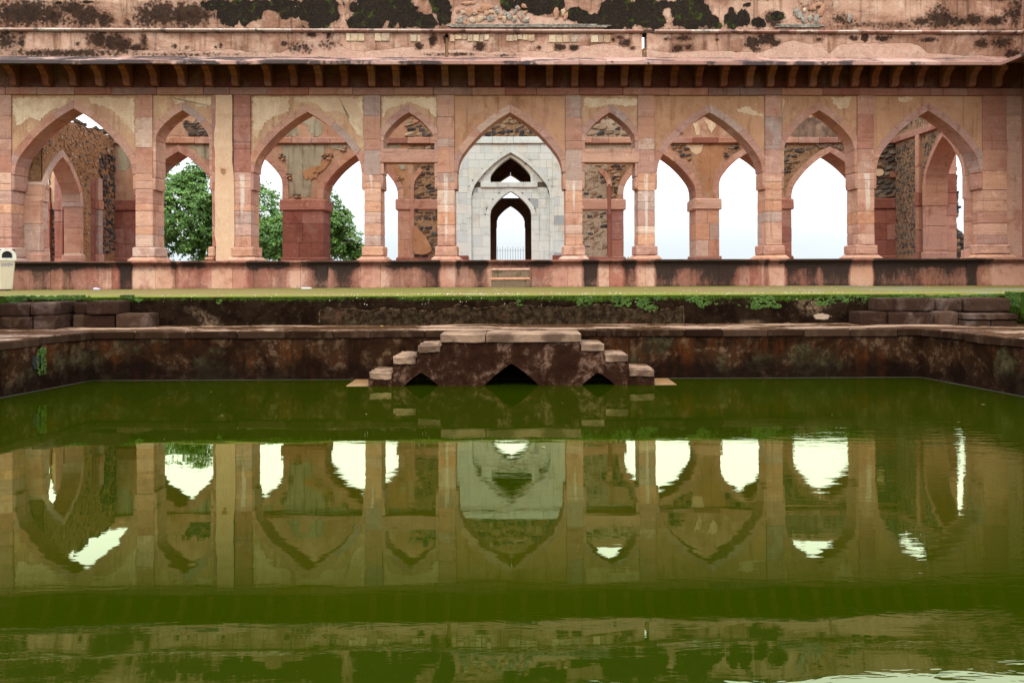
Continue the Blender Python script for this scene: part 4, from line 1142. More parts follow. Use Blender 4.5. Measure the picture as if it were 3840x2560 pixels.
# a slab of plaster still leaning in the niche
mk('plaster_slab', *prism(FAC, jag(bpoly([(1551, 846), (1562, 850), (1598, 890), (1620, 930), (1618, 942), (1600, 952), (1556, 952), (1550, 940)]), .12, .012), DB-.14, DB+.0), M_ORANGE, rl)
# right
rubble_poly([(2160, 425), (2395, 425), (2395, 562), (2160, 562)], M_RUBT, M_MORTP, rr, AR, ch=(.10, .20), cw=(.14, .36))
niche(2160, 2276, 1, rr, M_RUBT, M_MORTP, ch=(.08, .16), cw=(.12, .28), fill=.62, proud=.02)
rubble_poly([(2285, 618), (2345, 612), (2375, 575), (2395, 600), (2340, 665), (2322, 742), (2300, 742)], M_RUBT, M_MORT, rr, AR, ch=(.08, .15), cw=(.10, .24))
rubble_poly([(2495, 478), (2555, 470), (2552, 512), (2500, 512)], M_RUB, M_MORT, rr, AR, ch=(.09, .16), cw=(.14, .26))
rubble_poly([(2500, 543), (2570, 545), (2600, 575), (2590, 600), (2545, 572)], M_RUB, M_ORANGE, rr, AR, ch=(.08, .14), cw=(.14, .26), fill=.6)
rear_patch([(2600, 458), (2615, 462), (2628, 482), (2626, 504), (2612, 506), (2606, 484)], M_CREAM, rr, .012)
rear_patch([(2648, 448), (2690, 460), (2680, 478), (2672, 500), (2664, 500), (2660, 480)], M_CREAM, rr, .012)
rear_patch([(2568, 541), (2640, 541), (2636, 572), (2622, 583), (2606, 580), (2590, 562)], M_CREAM, rr, .012)
rear_patch([(2640, 541), (2725, 541), (2718, 580), (2680, 640), (2662, 738), (2640, 700), (2600, 600), (2625, 585)], M_ORANGE, rr, .006)
rubble_poly([(2722, 545), (2765, 541), (2790, 560), (2750, 575), (2722, 600), (2714, 580)], M_RUBT, M_MORT, rr, AR, ch=(.09, .16), cw=(.12, .26))
rear_patch([(2935, 440), (3225, 440), (3225, 514), (2935, 514)], M_BLACKP, rr, .01)
rubble_poly([(2930, 541), (3230, 541), (3230, 620), (3120, 600), (2960, 740), (2930, 745)], M_RUBG, M_MORT, rr, AR, ch=(.08, .17), cw=(.14, .36))
rear_patch([(3060, 541), (3165, 541), (3160, 560), (3110, 556), (3070, 556)], M_BLACKP, rr, .05)
rubble_poly([(3262, 541), (3385, 541), (3385, 745), (3262, 745)], M_RUBG, M_MORTD, rr, [], ch=(.08, .17), cw=(.14, .34))
rubble_poly([(3262, 420), (3385, 420), (3385, 512), (3262, 512)], M_RUBG, M_MORTD, rr, [], ch=(.08, .17), cw=(.14, .34))
for x, y in ((3296, 648), (3348, 655)):
    mk('brick_chunk', *prism(FAC, jag([(ub(x)-.12, vb(y)-.1), (ub(x)+.12, vb(y)-.1), (ub(x)+.1, vb(y)+.1), (ub(x)-.08, vb(y)+.1)], .08, .02), DB-.04, DB+.1), M_RED if x > 3300 else M_CREAM, rr)

# rubble above the marble gateway
gate = empty('marble_gateway', FAC(0, Z_FLOOR, DB+.3), 'pale marble gateway wall with pointed doorway and arched window above, in the middle arch', 'gateway')
u0, u1 = ub(1668), ub(2160)
mk('upper_wall', *box(FAC, u0, u1, vb(514)+.002, 5.9, DB+.03, DB+.8, .01), M_MORT, gate)
rubble_field(FAC, 'y', u0, u1, vb(512), 5.3, DB+.03, M_RUBT, gate, ch=(.10, .19), cw=(.12, .32))
mk('upper_wall', *box(FAC, ub(1860), ub(1960), 5.02, 5.12, DB-.02, DB+.2, .02), M_REARP, gate)
# marble facing: blocks cut round the arches
G0 = DB-.02
big = Arch(0, 0, 1, 1)
def mkarch(pc, half_px, apex_y, ratio=1.14, t=.1, spring=None):
    uc = ub(pc); a = half_px*(ZF+DB)/F; va = vb(apex_y, pc)
    h = a*ratio if spring is None else va-vb(spring, pc)
    return Arch(uc, va-h, a, h, t)
PC = 1915
a_big = mkarch(PC, 147, 572, 1.17, .13)
a_win = mkarch(PC, 76, 588, t=.06, ratio=1.05)
a_door = mkarch(PC, 77, 716.5, t=.14, ratio=1.16)
z_ws = vb(683); z_wl = vb(702)      # window sill line, underside of the band below it
z_c0, z_c1 = vb(539), vb(514)
core_x = [u0, ub(1839)]
# backing with the two openings cut out
mk('backing', *box(FAC, u0, a_door.uc-a_door.a-.03, Z_FLOOR, z_c1, G0+.075, DB+.55, .004), M_MJOINT, gate)
mk('backing', *box(FAC, a_door.uc+a_door.a+.03, u1, Z_FLOOR, z_c1, G0+.075, DB+.55, .004), M_MJOINT, gate)
xs = [a_door.uc-a_door.a-.03+(2*a_door.a+.06)*i/24 for i in range(25)]
mk('backing', *prism(FAC, column_poly(xs, [max(a_door.z_out(x)-.05, a_door.vs) for x in xs], [z_ws-.02]*25), G0+.075, DB+.55), M_MJOINT, gate)
mk('backing', *prism(FAC, column_poly(xs, [max(a_win.z_out(x)-.02, z_ws) for x in xs], [z_c1-.01]*25), G0+.075, DB+.55), M_MJOINT, gate)
# sunk field inside the big arch is 6 cm behind the outer wall
def marble_piece(x0, x1, low, up, w, name='marble_block', n=7):
    x = [x0+(x1-x0)*i/n for i in range(n+1)]
    lo = [low(q) for q in x]; hi = [up(q) for q in x]
    keep = [i for i in range(n+1) if hi[i]-lo[i] > .012]
    if len(keep) < 2: return
    x, lo, hi = [x[i] for i in keep], [lo[i] for i in keep], [hi[i] for i in keep]
    if max(h-l for h, l in zip(hi, lo)) < .04 or x[-1]-x[0] < .03: return
    mk(name, *prism(FAC, column_poly(x, lo, hi), w+random.uniform(-.003, .003), w+.16), M_MARB, gate)
def ashlar(x0, x1, z0, z1, low, up, w, hh=(.22, .40), ww=(.20, .55)):
    z = z0
    while z < z1-.03:
        h = random.uniform(*hh)
        if z1-(z+h) < .14: h = z1-z
        x = x0
        while x < x1-.02:
            b = random.uniform(*ww)
            if x1-(x+b) < .14: b = x1-x
            za, zb, g = z+.0025, z+h-.0025, .0025
            marble_piece(x+g, x+b-g, lambda q: max(za, low(q)), lambda q: min(zb, up(q)), w)
            x += b
        z += h
LO, HI = (lambda q: -9), (lambda q: 9)
uA, uB = ub(1756), ub(2071)         # edges of the middle panel
ashlar(u0, uA, Z_FLOOR, z_c0, LO, HI, G0+.012)
ashlar(uB, u1, Z_FLOOR, z_c0, LO, HI, G0+.012)
out_big = lambda q: a_big.z_out(q)+.004 if a_big.full_out[0][0] < q < a_big.full_out[-1][0] else -9
ashlar(uA, uB, Z_FLOOR, z_c0, lambda q: out_big(q) if out_big(q) > 0 else -9, HI, G0) if False else None
# outside the big arch
bl, br = a_big.uc-a_big.a-a_big.t, a_big.uc+a_big.a+a_big.t
ashlar(uA, bl, Z_FLOOR, a_big.vs, LO, HI, G0) if bl-uA > .05 else None
ashlar(br, uB, Z_FLOOR, a_big.vs, LO, HI, G0) if uB-br > .05 else None
ashlar(uA, uB, a_big.vs, z_c0, lambda q: max(a_big.vs, a_big.z_out(q)+.004) if bl < q < br else -9, HI, G0)
voussoirs(FAC, a_big, G0-.012, DB+.14, [M_MARB], gate, (0, 3, 6, 10, 14), .005, 'marble_voussoir', .003)
# sunk field: left and right of door / window, between them, below the big arch
in_big = lambda q: (a_big.z_in(q)-.003 if abs(q-a_big.uc) < a_big.a else -9)
WS = G0+.06
dl, dr = a_door.uc-a_door.a, a_door.uc+a_door.a
bil, bir = a_big.uc-a_big.a, a_big.uc+a_big.a
dol, dor = dl-a_door.t, dr+a_door.t
ashlar(bil, dl, Z_FLOOR, a_door.vs, LO, lambda q: 9, WS); ashlar(dr, bir, Z_FLOOR, a_door.vs, LO, lambda q: 9, WS)
ashlar(bl, bil, Z_FLOOR, a_big.vs, LO, HI, G0-.008, (.3, .5)); ashlar(bir, br, Z_FLOOR, a_big.vs, LO, HI, G0-.008, (.3, .5))
ashlar(bil, bir, a_door.vs, z_wl, lambda q: max(-9, a_door.z_out(q)+.003) if dol < q < dor else -9, lambda q: in_big(q) if in_big(q) < z_wl else 9, WS, (.2, .3))
voussoirs(FAC, a_door, WS-.01, DB+.5, [M_MARB], gate, (0, 4, 8, 14), .005, 'marble_voussoir', .003)
cs = course(1802, 2016, 40, 70)
for a, b in zip(cs[:-1], cs[1:]): mk('band_stone', *box(FAC, ub(a)+.003, ub(b)-.003, z_wl, z_ws, WS-.045, DB+.4, .006, .002), M_MARB, gate)
wl, wr = a_win.uc-a_win.a, a_win.uc+a_win.a
ashlar(bil, wl, z_ws, a_big.vs+a_big.h, LO, in_big, WS, (.2, .3), (.15, .35)); ashlar(wr, bir, z_ws, a_big.vs+a_big.h, LO, in_big, WS, (.2, .3), (.15, .35))
ashlar(wl, wr, z_ws, a_big.vs+a_big.h, lambda q: max(z_ws, a_win.z_out(q)+.003), in_big, WS, (.4, .6), (.3, .5))
voussoirs(FAC, a_win, WS-.01, DB+.5, [M_MARB], gate, (0, 7, 14), .005, 'marble_voussoir', .002)
for s in (-1, 1):
    x0, x1 = sorted((a_win.uc+s*a_win.a, a_win.uc+s*(a_win.a+a_win.t)))
    if a_win.vs > z_ws: mk('marble_block', *box(FAC, x0, x1, z_ws, a_win.vs, WS-.01, DB+.5, .004), M_MARB, gate)
cs = course(1668, 2160, 70, 120)
for a, b in zip(cs[:-1], cs[1:]): mk('cornice_stone', *box(FAC, ub(a)+.003, ub(b)-.003, z_c0+.003, z_c1, G0-.05, DB+.3, .008, .002), M_MARB, gate)
for x0, x1 in ((u0, ub(1757)), (ub(2070), u1)):
    mk('base_block', *box(FAC, x0, x1, Z_FLOOR-.01, vb(957), G0-.06, DB+.2, .02, .005), M_DKRED, gate)

# ------------------------------------------------------------------ pavilion behind the gateway
DP = 12.0
def up_(px): return UX(px, DP, 760)
pav = empty('pavilion', FAC(0, Z_FLOOR, 9), 'dark roofed brown stone pavilion seen through the marble doorway', 'pavilion')
PW = 2.1
for s in (-1, 1):
    x0, x1 = sorted((s*PW, s*(PW+.5)))
    mk('side_wall', *box(FAC, x0, x1, Z_FLOOR-.3, 5.1, DB+.56, DP+.7, .01), M_BROWN, pav)
mk('roof', *box(FAC, -PW-.6, PW+.6, 5.1, 5.4, DB+.56, DP+.8, .02), M_BROWN, pav)
mk('floor', *box(FAC, -PW-.6, PW+.6, -.4, Z_FLOOR-.012, DB+2.6, DP+.8, .02), M_BROWN, pav)
ap = Arch(up_(PC), VZ(654, DP)-1.3, 1.12, 1.3, .15)
xs = [-PW+2*PW*i/40 for i in range(41)]
mk('rear_wall', *prism(FAC, column_poly(xs, [ap.z_out(x)-.01 if ap.full_out[0][0] < x < ap.full_out[-1][0] else ap.vs for x in xs], [5.1]*41), DP, DP+.6), M_BROWN, pav)
voussoirs(FAC, ap, DP-.03, DP+.62, [M_BROWN], pav, (0, 4, 8, 14), .006)
for s in (-1, 1):
    x0, x1 = sorted((ap.uc+s*ap.a, s*PW)); mk('pier', *box(FAC, x0, x1, Z_FLOOR-.3, ap.vs, DP, DP+.6, .01), M_BROWN, pav)
zs_ = VZ(742, DP)
asr = Arch(up_(PC), VZ(772, DP)-.62, .555, .62, .12)
xs = [ap.uc-ap.a+2*ap.a*i/36 for i in range(37)]
mk('screen', *prism(FAC, column_poly(xs, [asr.z_in(x) if asr.uc-asr.a < x < asr.uc+asr.a else asr.vs for x in xs], [zs_]*37), DP+.1, DP+.4), M_BROWN, pav)
for s in (-1, 1):
    x0, x1 = sorted((asr.uc+s*asr.a, ap.uc+s*ap.a))
    mk('screen', *box(FAC, x0, x1, VZ(853, DP), asr.vs, DP+.1, DP+.4, .01), M_BROWN, pav)
    x0, x1 = sorted((asr.uc+s*(asr.a+.02), ap.uc+s*ap.a))
    mk('jamb', *box(FAC, x0, x1, Z_FLOOR-.3, VZ(853, DP), DP+.1, DP+.4, .01), M_BROWN, pav)
    x0, x1 = sorted((asr.uc+s*(asr.a+.20), asr.uc+s*(asr.a+.25)))
    mk('moulding', *box(FAC, x0, x1, Z_FLOOR-.3, VZ(772, DP), DP+.07, DP+.1, .005), M_BROWN, pav)
# railing beyond it
DR = 14.0
rail = empty('railing', FAC(0, .2, DR), 'thin blue grey iron railing of upright bars across the far doorway', 'railing')
ZR = ZF+DR
def tube(p, q, r, n=6):
    p, q = Vector(p), Vector(q); d = (q-p).normalized(); a = d.orthogonal().normalized(); b = d.cross(a)
    V = [(c+a*math.cos(2*math.pi*i/n)*r+b*math.sin(2*math.pi*i/n)*r)[:] for c in (p, q) for i in range(n)]
    return V, [(i, (i+1) % n, n+(i+1) % n, n+i) for i in range(n)]+[tuple(range(n-1, -1, -1)), tuple(range(n, 2*n))]
for i in range(-3, 15):
    px = 1865.6+9.62*i; u = UX(px, DR, 940); zt = VZ(925 if i % 2 == 0 else 930, DR, px)
    mk('bar', *tube(FAC(u, .15, DR), FAC(u, zt, DR), .0075), M_IRON, rail)
for y in (939, 990):
    mk('rail', *tube(FAC(UX(1830, DR, y), VZ(y, DR), DR+.002), FAC(UX(2003, DR, y), VZ(y, DR), DR+.002), .006), M_IRON, rail)

# ------------------------------------------------------------------ cross walls at both ends of the veranda
def cross_wall(fr, label, name, y0, y1, top, arch, thick, mort, rub, ok=None, ysplit=None, blockmat=M_VOUS, rubk=None, mortf=None):
    root = empty(name, fr((y0+y1)/2, Z_FLOOR, thick/2), label, 'wall')
    ar = arch
    def col(a, b, lo, nm='wall_panel', mt=mort):
        n = max(2, int((b-a)/.08)); x = [a+(b-a)*i/n for i in range(n+1)]
        return mk(nm, *prism(fr, column_poly(x, [lo(q) for q in x], [top(q) for q in x]), 0.0, thick), mt, root)
    col(y0, ar.uc-ar.a-.08, lambda q: Z_FLOOR)
    col(ar.uc-ar.a-.08, ar.uc-ar.a, lambda q: ar.vs)
    col(ar.uc+ar.a, ar.uc+ar.a+.08, lambda q: ar.vs)
    p = col(ar.uc-ar.a, ar.uc+ar.a, lambda q: ar.z_out(q)-.012)
    col(ar.uc+ar.a+.08, y1, lambda q: Z_FLOOR)
    voussoirs(fr, ar, -.05, thick+.01, [blockmat], p, (0, 4, 8, 14))
    # jambs with an impost
    zi = 1.98
    for s in (-1, 1):
        x0, x1 = sorted((ar.uc+s*ar.a, ar.uc+s*(ar.a+.20)))
        mk('jamb_block', *box(fr, x0, x1, zi, ar.vs-.003, -.05, thick+.01, .008, .003), blockmat, root)
        x0, x1 = sorted((ar.uc+s*(ar.a-.0), ar.uc+s*(ar.a+.22)))
        z = Z_FLOOR-.01
        for t in (.62, 1.35, zi-.003):
            mk('jamb_block', *box(fr, x0+(.03 if s > 0 else 0), x1-(.03 if s < 0 else 0), z+.003, t, -.03, thick-.02, .01, .004), blockmat, root); z = t
        mk('base_block', *box(fr, x0-.04, x1+.04, Z_FLOOR-.02, .56, -.08, thick+.02, .02, .004), blockmat, root)
    cl = clear_of([ar])
    def okk(u, v, a, b): return cl(u, v, a, b) and v+b < top(u)+.05 and (abs(u-ar.uc) > ar.a+.26+a or v > ar.vs) and (ok is None or ok(u, v, a, b))
    rubble_field(fr, 'x', y0, y1, Z_FLOOR+.2, 5.8, 0.0, rub, root, ok=okk, **(rubk or {}))
    return root
YF = lambda x: ZF+KS*x
yb_r = YF(X_TR)+DB+.02; yf_r = YF(X_TR)+W_ARC
ar_r = Arch(26.62, 3.93-1.30, 1.13, 1.30, .17)
cr_ = cross_wall(TRR, 'grey rubble cross wall with a tall pointed arch behind the rightmost bay', 'cross_wall', yf_r, yb_r,
                 lambda y: 4.95+.06*nz(y*2, 3)+.05*nz(y*7, 1), ar_r, .62, M_MORT, M_RUBG,
                 ok=lambda u, v, a, b: not (Z_S0-.03 < v+b and v-b < Z_S1+.03) and not (28.05-a < u < 28.38+a and v < Z_S1),
                 rubk=dict(ch=(.07, .14), cw=(.10, .24), proud=.02))
# its string course and pilaster
ys = course(0, 100, 18, 26)
sc = mk('string_course', *box(TRR, yf_r, yb_r-.02, Z_S0+.01, Z_S1-.01, -.02, .2, .004), M_JOINT, cr_)
for a, b in zip(ys[:-1], ys[1:]):
    y0, y1 = yf_r+(yb_r-.06-yf_r)*a/100, yf_r+(yb_r-.06-yf_r)*b/100
    mk('string_stone', *box(TRR, y0+.003, y1-.003, Z_S0, Z_S1, -.085, .2, .012, .004), M_LINTEL, sc)
z = Z_FLOOR
for t in (.55, 1.25, 1.98, 2.4, 3.2, Z_S0):
    e = .05 if t == .55 else (.02 if t == 2.4 else 0)
    mk('pilaster_block', *box(TRR, 28.10-e, 28.34+e, z+.003, t-.003, -.10-e, .1, .012, .004), M_LINTEL if t < 3 else M_PINK, cr_); z = t
# left, broken
yb_l = YF(X_TL)+DB+.02; yf_l = YF(X_TL)+W_ARC
ar_l = Arch(25.92, 3.33-1.2, 1.03, 1.20, .17)
def top_l(y): return 4.42+.07*nz(y*2.2, 3)+.07*nz(y*7, 6)+max(0, (26.0-y))*.35
cl_ = cross_wall(TRL, 'broken earthy cross wall with a pink pointed arch behind the leftmost bay', 'cross_wall', yf_l, yb_l, top_l, ar_l, .48, M_EARTH, M_RUBE, blockmat=M_LOW,
                 ok=lambda u, v, a, b: not (27.75-a < u < 28.35+a and v < 3.0) and (u < 28.3 or v > 3.6),
                 rubk=dict(ch=(.05, .12), cw=(.07, .20), fill=.55, tilt=.35, proud=.02))
rubble_field(TRL, 'x', 28.32, yb_l, Z_FLOOR+.3, 3.75, 0.0, M_RUB, cl_, ch=(.09, .16), cw=(.12, .24), fill=.92)
rubble_field(TRL, 'x', 26.2, yb_l, 4.36, 4.52, .12, M_RUBG, cl_, ch=(.08, .14), cw=(.15, .35), fill=.8, proud=.1, tilt=.3)
z = Z_FLOOR
for t in (.60, 1.45, 1.98, 2.25, 2.95):
    e = .03 if t in (.60, 2.25) else 0
    mk('pilaster_block', *box(TRL, 28.02-e, 28.30+e, z+.003, t-.003, -.11-e, .1, .012, .004), M_PINK, cl_)
    mk('pilaster_block', *box(TRL, 27.72, 28.0, z+.003, t-.003-(.05 if t > 2.9 else 0), -.02, .1, .012, .01), M_DKRED, cl_)
    z = t
# broken pilaster standing against the back of the first pillar
rp = empty('broken_pilaster', (-13.1, 25.2, Z_FLOOR), 'narrow broken pink pilaster standing behind the leftmost pillar', 'pilaster')
FB = Frame(lambda u, v, w: (u, 25.0+w, v), False)
x0, x1 = XZ(127, 800, 25.0)[0], XZ(161, 800, 25.0)[0]
z = Z_FLOOR
for t in (.70, 1.2, 1.98, 2.30, 3.05):
    e = .05 if t == .70 else (.03 if t == 2.30 else 0)
    mk('block', *box(FB, x0-e, x1+e, z+.003, t-.003, -e, .3, .015, .005), M_PINK, rp); z = t
mk('block', *prism(FB, [(x0, 3.053), (x1, 3.053), (x1-.02, 3.2), (x0+.14, 3.42), (x0+.05, 3.35), (x0, 3.2)], 0, .28), M_PINK, rp)
mk('rubble_fill', *box(FB, x0-.75, x0-.01, Z_FLOOR, 3.5, .05, .25, .03, .02), M_EARTH, rp)
rubble_field(FB, 'y', x0-.24, x0-.02, Z_FLOOR+.3, 3.4, .05, M_RUB, rp, ch=(.08, .15), cw=(.08, .16), fill=.7)

# ruined outer rooms glimpsed through the two cross arches
ro = empty('ruined_wall', (14.2, 29.9, Z_FLOOR), 'ruined rubble wall with red pilaster and ragged broken edge beyond the right cross arch', 'wall')
FR = Frame(lambda u, v, w: (u, 29.6+w, v), False)
def fx(px, Z=29.6): return XZ(px, 800, Z)[0]
prof = [(fx(3500), Z_FLOOR-.3), (fx(3655), Z_FLOOR-.3), (fx(3648), .82), (fx(3640), 1.08), (fx(3622), 1.18), (fx(3600), 1.30), (fx(3592), 1.6), (fx(3600), 1.95), (fx(3602), 2.45), (fx(3594), 2.5), (fx(3598), 3.1), (fx(3590), 3.15), (fx(3586), 3.9), (fx(3580), 4.3), (fx(3500), 4.5)]
pj = jag(prof, .10, .02)
mk('wall_panel', *prism(FR, pj, .12, .7), M_MORTD, ro)
ip = inside(pj)
rubble_field(FR, 'y', fx(3500), fx(3660), Z_FLOOR-.2, 4.4, .12, M_RUB, ro, ch=(.08, .16), cw=(.10, .22), ok=lambda u, v, a, b: ip(u, v), tilt=.2, proud=.05)
z = Z_FLOOR-.2
for t in (.62, 1.75, 2.15, 2.5, 3.1, 4.1):
    mk('pilaster_block', *box(FR, fx(3543), fx(3585), z+.003, t-.003, -.05, .3, .015, .004), M_DKRED if 2 < t < 3.5 else M_RED, ro); z = t
lo_ = empty('ruined_wall', (-15.2, 31.2, Z_FLOOR), 'rubble wall with two narrow red pilasters glimpsed through the left cross arch', 'wall')
FL = Frame(lambda u, v, w: (u, 31.0+w, v), False)
def gx(px, Z=31.0): return XZ(px, 800, Z)[0]
mk('wall_panel', *prism(FL, jag([(gx(166), Z_FLOOR-.3), (gx(330), Z_FLOOR-.3), (gx(330), 3.9), (gx(215), 4.2), (gx(198), 3.7), (gx(176), 3.4), (gx(168), 2.9)], .15, .03), .1, .6), M_MORT, lo_)
rubble_field(FL, 'y', gx(170), gx(325), Z_FLOOR, 3.9, .1, M_RUB, lo_, ch=(.10, .18), cw=(.14, .28), ok=lambda u, v, a, b: v < 3.2 or u > gx(200))
for a, b, top_ in ((164, 190, 2.95), (208, 238, 3.9)):
    z = Z_FLOOR-.2
    for t in (.55, 1.75, 2.15, 2.45, top_):
        e = .03 if t == 2.45 else 0
        mk('pilaster_block', *box(FL, gx(a)-e, gx(b)+e, z+.003, t-.003, -.08-e, .3, .015, .004), M_RED, lo_); z = t
mk('plaster_patch', *prism(FL, jag([(gx(190), 2.2), (gx(208), 2.2), (gx(208), 3.7), (gx(196), 3.6), (gx(186), 3.0)], .1, .02), .03, .12), M_STRIP, lo_)

# ------------------------------------------------------------------ terrace retaining walls, ledge, pool walls
def riser_mat():
    g = G('mossy_retaining_wall'); at = g.attr(); x, y, z = g.xyz()
    n1 = g.noise(2.0, 6, .7, .5); n2 = g.noise(9, 6, .75); n3 = g.noise(35, 3, .7)
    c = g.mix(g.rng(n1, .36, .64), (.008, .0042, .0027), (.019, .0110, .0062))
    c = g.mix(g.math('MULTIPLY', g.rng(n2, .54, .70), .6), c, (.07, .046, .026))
    # the lower coat of render shows where the outer coat fell
    m = g.rng(g.math('ADD', at[2], g.math('MULTIPLY', g.math('SUBTRACT', n1, .5), .5)), .45, .52)
    low = g.mix(g.rng(n2, .40, .72), (.015, .0092, .005), (.072, .049, .027))
    low = g.mix(g.math('MULTIPLY', g.rng(n1, .55, .7), .6), low, (.12, .05, .03))
    c = g.mix(m, c, low)
    e = g.math('MULTIPLY', g.rng(at[2], .36, .46), g.rng(at[2], .62, .50))
    c = g.mix(g.math('MULTIPLY', e, g.rng(n2, .4, .6)), c, (.26, .17, .10))
    mg = g.rng(g.math('ADD', at[1], g.math('MULTIPLY', g.math('SUBTRACT', n2, .5), .9)), .30, .58)
    c = g.mix(mg, c, g.mix(g.rng(n3, .4, .65), (.022, .040, .006), (.06, .105, .012)))
    mp = g.rng(g.math('ADD', at[0], g.math('MULTIPLY', g.math('SUBTRACT', n2, .5), .8)), .45, .65)
    c = g.mix(mp, c, (.38, .27, .19))
    return g.out(c, .8, g.bump(g.math('ADD', g.math('ADD', n1, n2), g.math('ADD', g.math('MULTIPLY', n3, .3), g.math('MULTIPLY', m, -.5))), .035), .0)
M_RISER = riser_mat()
def rpx(x): return CX+x*F/R_Y
def f_ris(u, v):
    px = rpx(u); t = (v-Z_LEDGE)/(Z_TERR-Z_LEDGE)
    g = max(0, (t-.66)*2.3)*(1 if px > 1550 else .85)
    g += .35*max(0, nz(u*.9, 2.2)+.25)*max(0, min(1, (t-.35)*2.2))*(1 if px > 1800 else .55)
    low = .62+.16*nz(u*1.6, 5.5)+.10*nz(u*5, 1.5)-.06*nz(u*.5, 9)
    b = max(0, min(1, .5+(low-.06-t)*4)) if 1200 < px < 2560 else max(0, min(.45, .3+.4*nz(u, v*2)))
    pale = max(0, 1-abs(px-3080)/75)*max(0, 1-abs(t-.22)/.22)*1.1+max(0, 1-abs(px-2950)/70)*max(0, .7-t*6)
    return (pale, g, b, 1)
rw = grid_panel('retaining_wall', FLAT, R_L-.02, R_R+.02, Z_LEDGE-.08, Z_TERR-.035, R_Y+.01, R_Y+.5, .045, f_ris, M_RISER, None,
                disp=lambda u, v: .025*nz(u*1.1, v*2)+.012*nz(u*4, v*5, 3)-.02*(1 if f_ris(u, v)[2] < .45 else 0))
tag(rw, 'dark mossy retaining wall between the upper terrace and the pool ledge', 'wall')
for nm, xe, s, lab in (('retaining_wall', R_L, -1, 'mossy side retaining wall along the left edge of the pool ledge'), ('retaining_wall', R_R, 1, 'mossy side retaining wall along the right edge of the pool ledge')):
    fr = Frame(lambda u, v, w, xe=xe, s=s: (xe+s*w, u, v), s > 0)
    o = grid_panel(nm, fr, -6.0, R_Y+.3, Z_LEDGE-.08, Z_TERR-.004, 0, .4, .12, lambda u, v: (0, .9 if u > 14 and v > -.75 else .4, 0, 1), M_RISER, None, disp=lambda u, v: .02*nz(u*2, v*3))
    tag(o, lab, 'wall')

def ledge_mat():
    g = G('wet_ledge_sandstone'); rn = g.rnd()
    n1 = g.noise(.8, 5, .6, .6, sc=(.8, 1.6, 1)); n2 = g.noise(6, 6, .7); n3 = g.noise(40, 3, .7)
    dry = g.mix(rn, (.22, .13, .078), (.31, .195, .125))
    wet = g.mix(g.rng(n2, .35, .65), (.055, .024, .012), (.095, .046, .022))
    m = g.rng(g.math('ADD', n1, g.math('MULTIPLY', g.math('SUBTRACT', n2, .5), .25)), .49, .60)
    c = g.mix(m, wet, dry)
    c = g.mix(g.math('MULTIPLY', g.rng(n2, .62, .74), .4), c, (.05, .03, .02))
    r = g.n('ShaderNodeMapRange', {0: m, 1: 0.0, 2: 1.0, 3: .16, 4: .6}).outputs[0]
    return g.out(c, r, g.bump(g.math('ADD', n2, n3), .006), .3)
M_LEDGE = ledge_mat()
def poolwall_mat():
    g = G('wet_pool_wall'); x, y, z = g.xyz()
    n1 = g.noise(1.3, 6, .68, .7); n2 = g.noise(6, 6, .75); d = g.noise(1, 5, .65, .3, sc=(5, 5, .8))
    c = g.mix(g.rng(n1, .38, .62), (.014, .0064, .0034), (.034, .0155, .0078))
    c = g.mix(g.math('MULTIPLY', g.math('MULTIPLY', g.rng(d, .46, .62), g.rng(g.noise(.8, 4, .6, loc=(4, 4, 2)), .48, .62)), .6), c, (.085, .025, .007))
    c = g.mix(g.math('MULTIPLY', g.math('MULTIPLY', g.rng(n2, .48, .62), g.rng(n1, .46, .58)), .75), c, (.13, .078, .043))
    c = g.mix(g.math('MULTIPLY', g.rng(g.noise(1.0, 4, .6, loc=(8, 1, 3)), .50, .58), .7), c, g.mix(g.rng(n2, .42, .6), (.024, .019, .009), (.060, .050, .024)))
    tide = g.rng(g.math('ADD', z, g.math('MULTIPLY', g.math('SUBTRACT', n1, .5), .6)), Z_WATER+.42, Z_WATER+.15)
    c = g.mix(g.math('MULTIPLY', tide, .75), c, (.008, .0045, .0035))
    return g.out(c, .9, g.bump(g.math('ADD', n1, n2), .04), .0)
M_POOLW = poolwall_mat()
def copst_mat():
    g = G('pool_coping_stone'); rn = g.rnd()
    base = g.ramp(rn, [(.1, (.030, .015, .009)), (.4, (.018, .009, .005)), (.7, (.050, .028, .017)), (.9, (.016, .008, .005))])
    n = g.noise(5, 6, .7, .3, sc=(1, 1, .6))
    c = g.mix(g.math('MULTIPLY', g.rng(n, .48, .68), .5), base, (.085, .052, .032))
    top = g.n('ShaderNodeNewGeometry').outputs['Normal']
    return g.out(c, .9, g.bump(n, .012), .0)
M_COP = copst_mat()
TH = .13
M_SCUM = simple('pale_scum', (.028, .022, .015), .8, .7, 3)
def stretch(A, B, n):
    return [(A[0]+(B[0]-A[0])*i/n, A[1]+(B[1]-A[1])*i/n) for i in range(n+1)]
def lerp2(A, B, t): return (A[0]+(B[0]-A[0])*t, A[1]+(B[1]-A[1])*t)
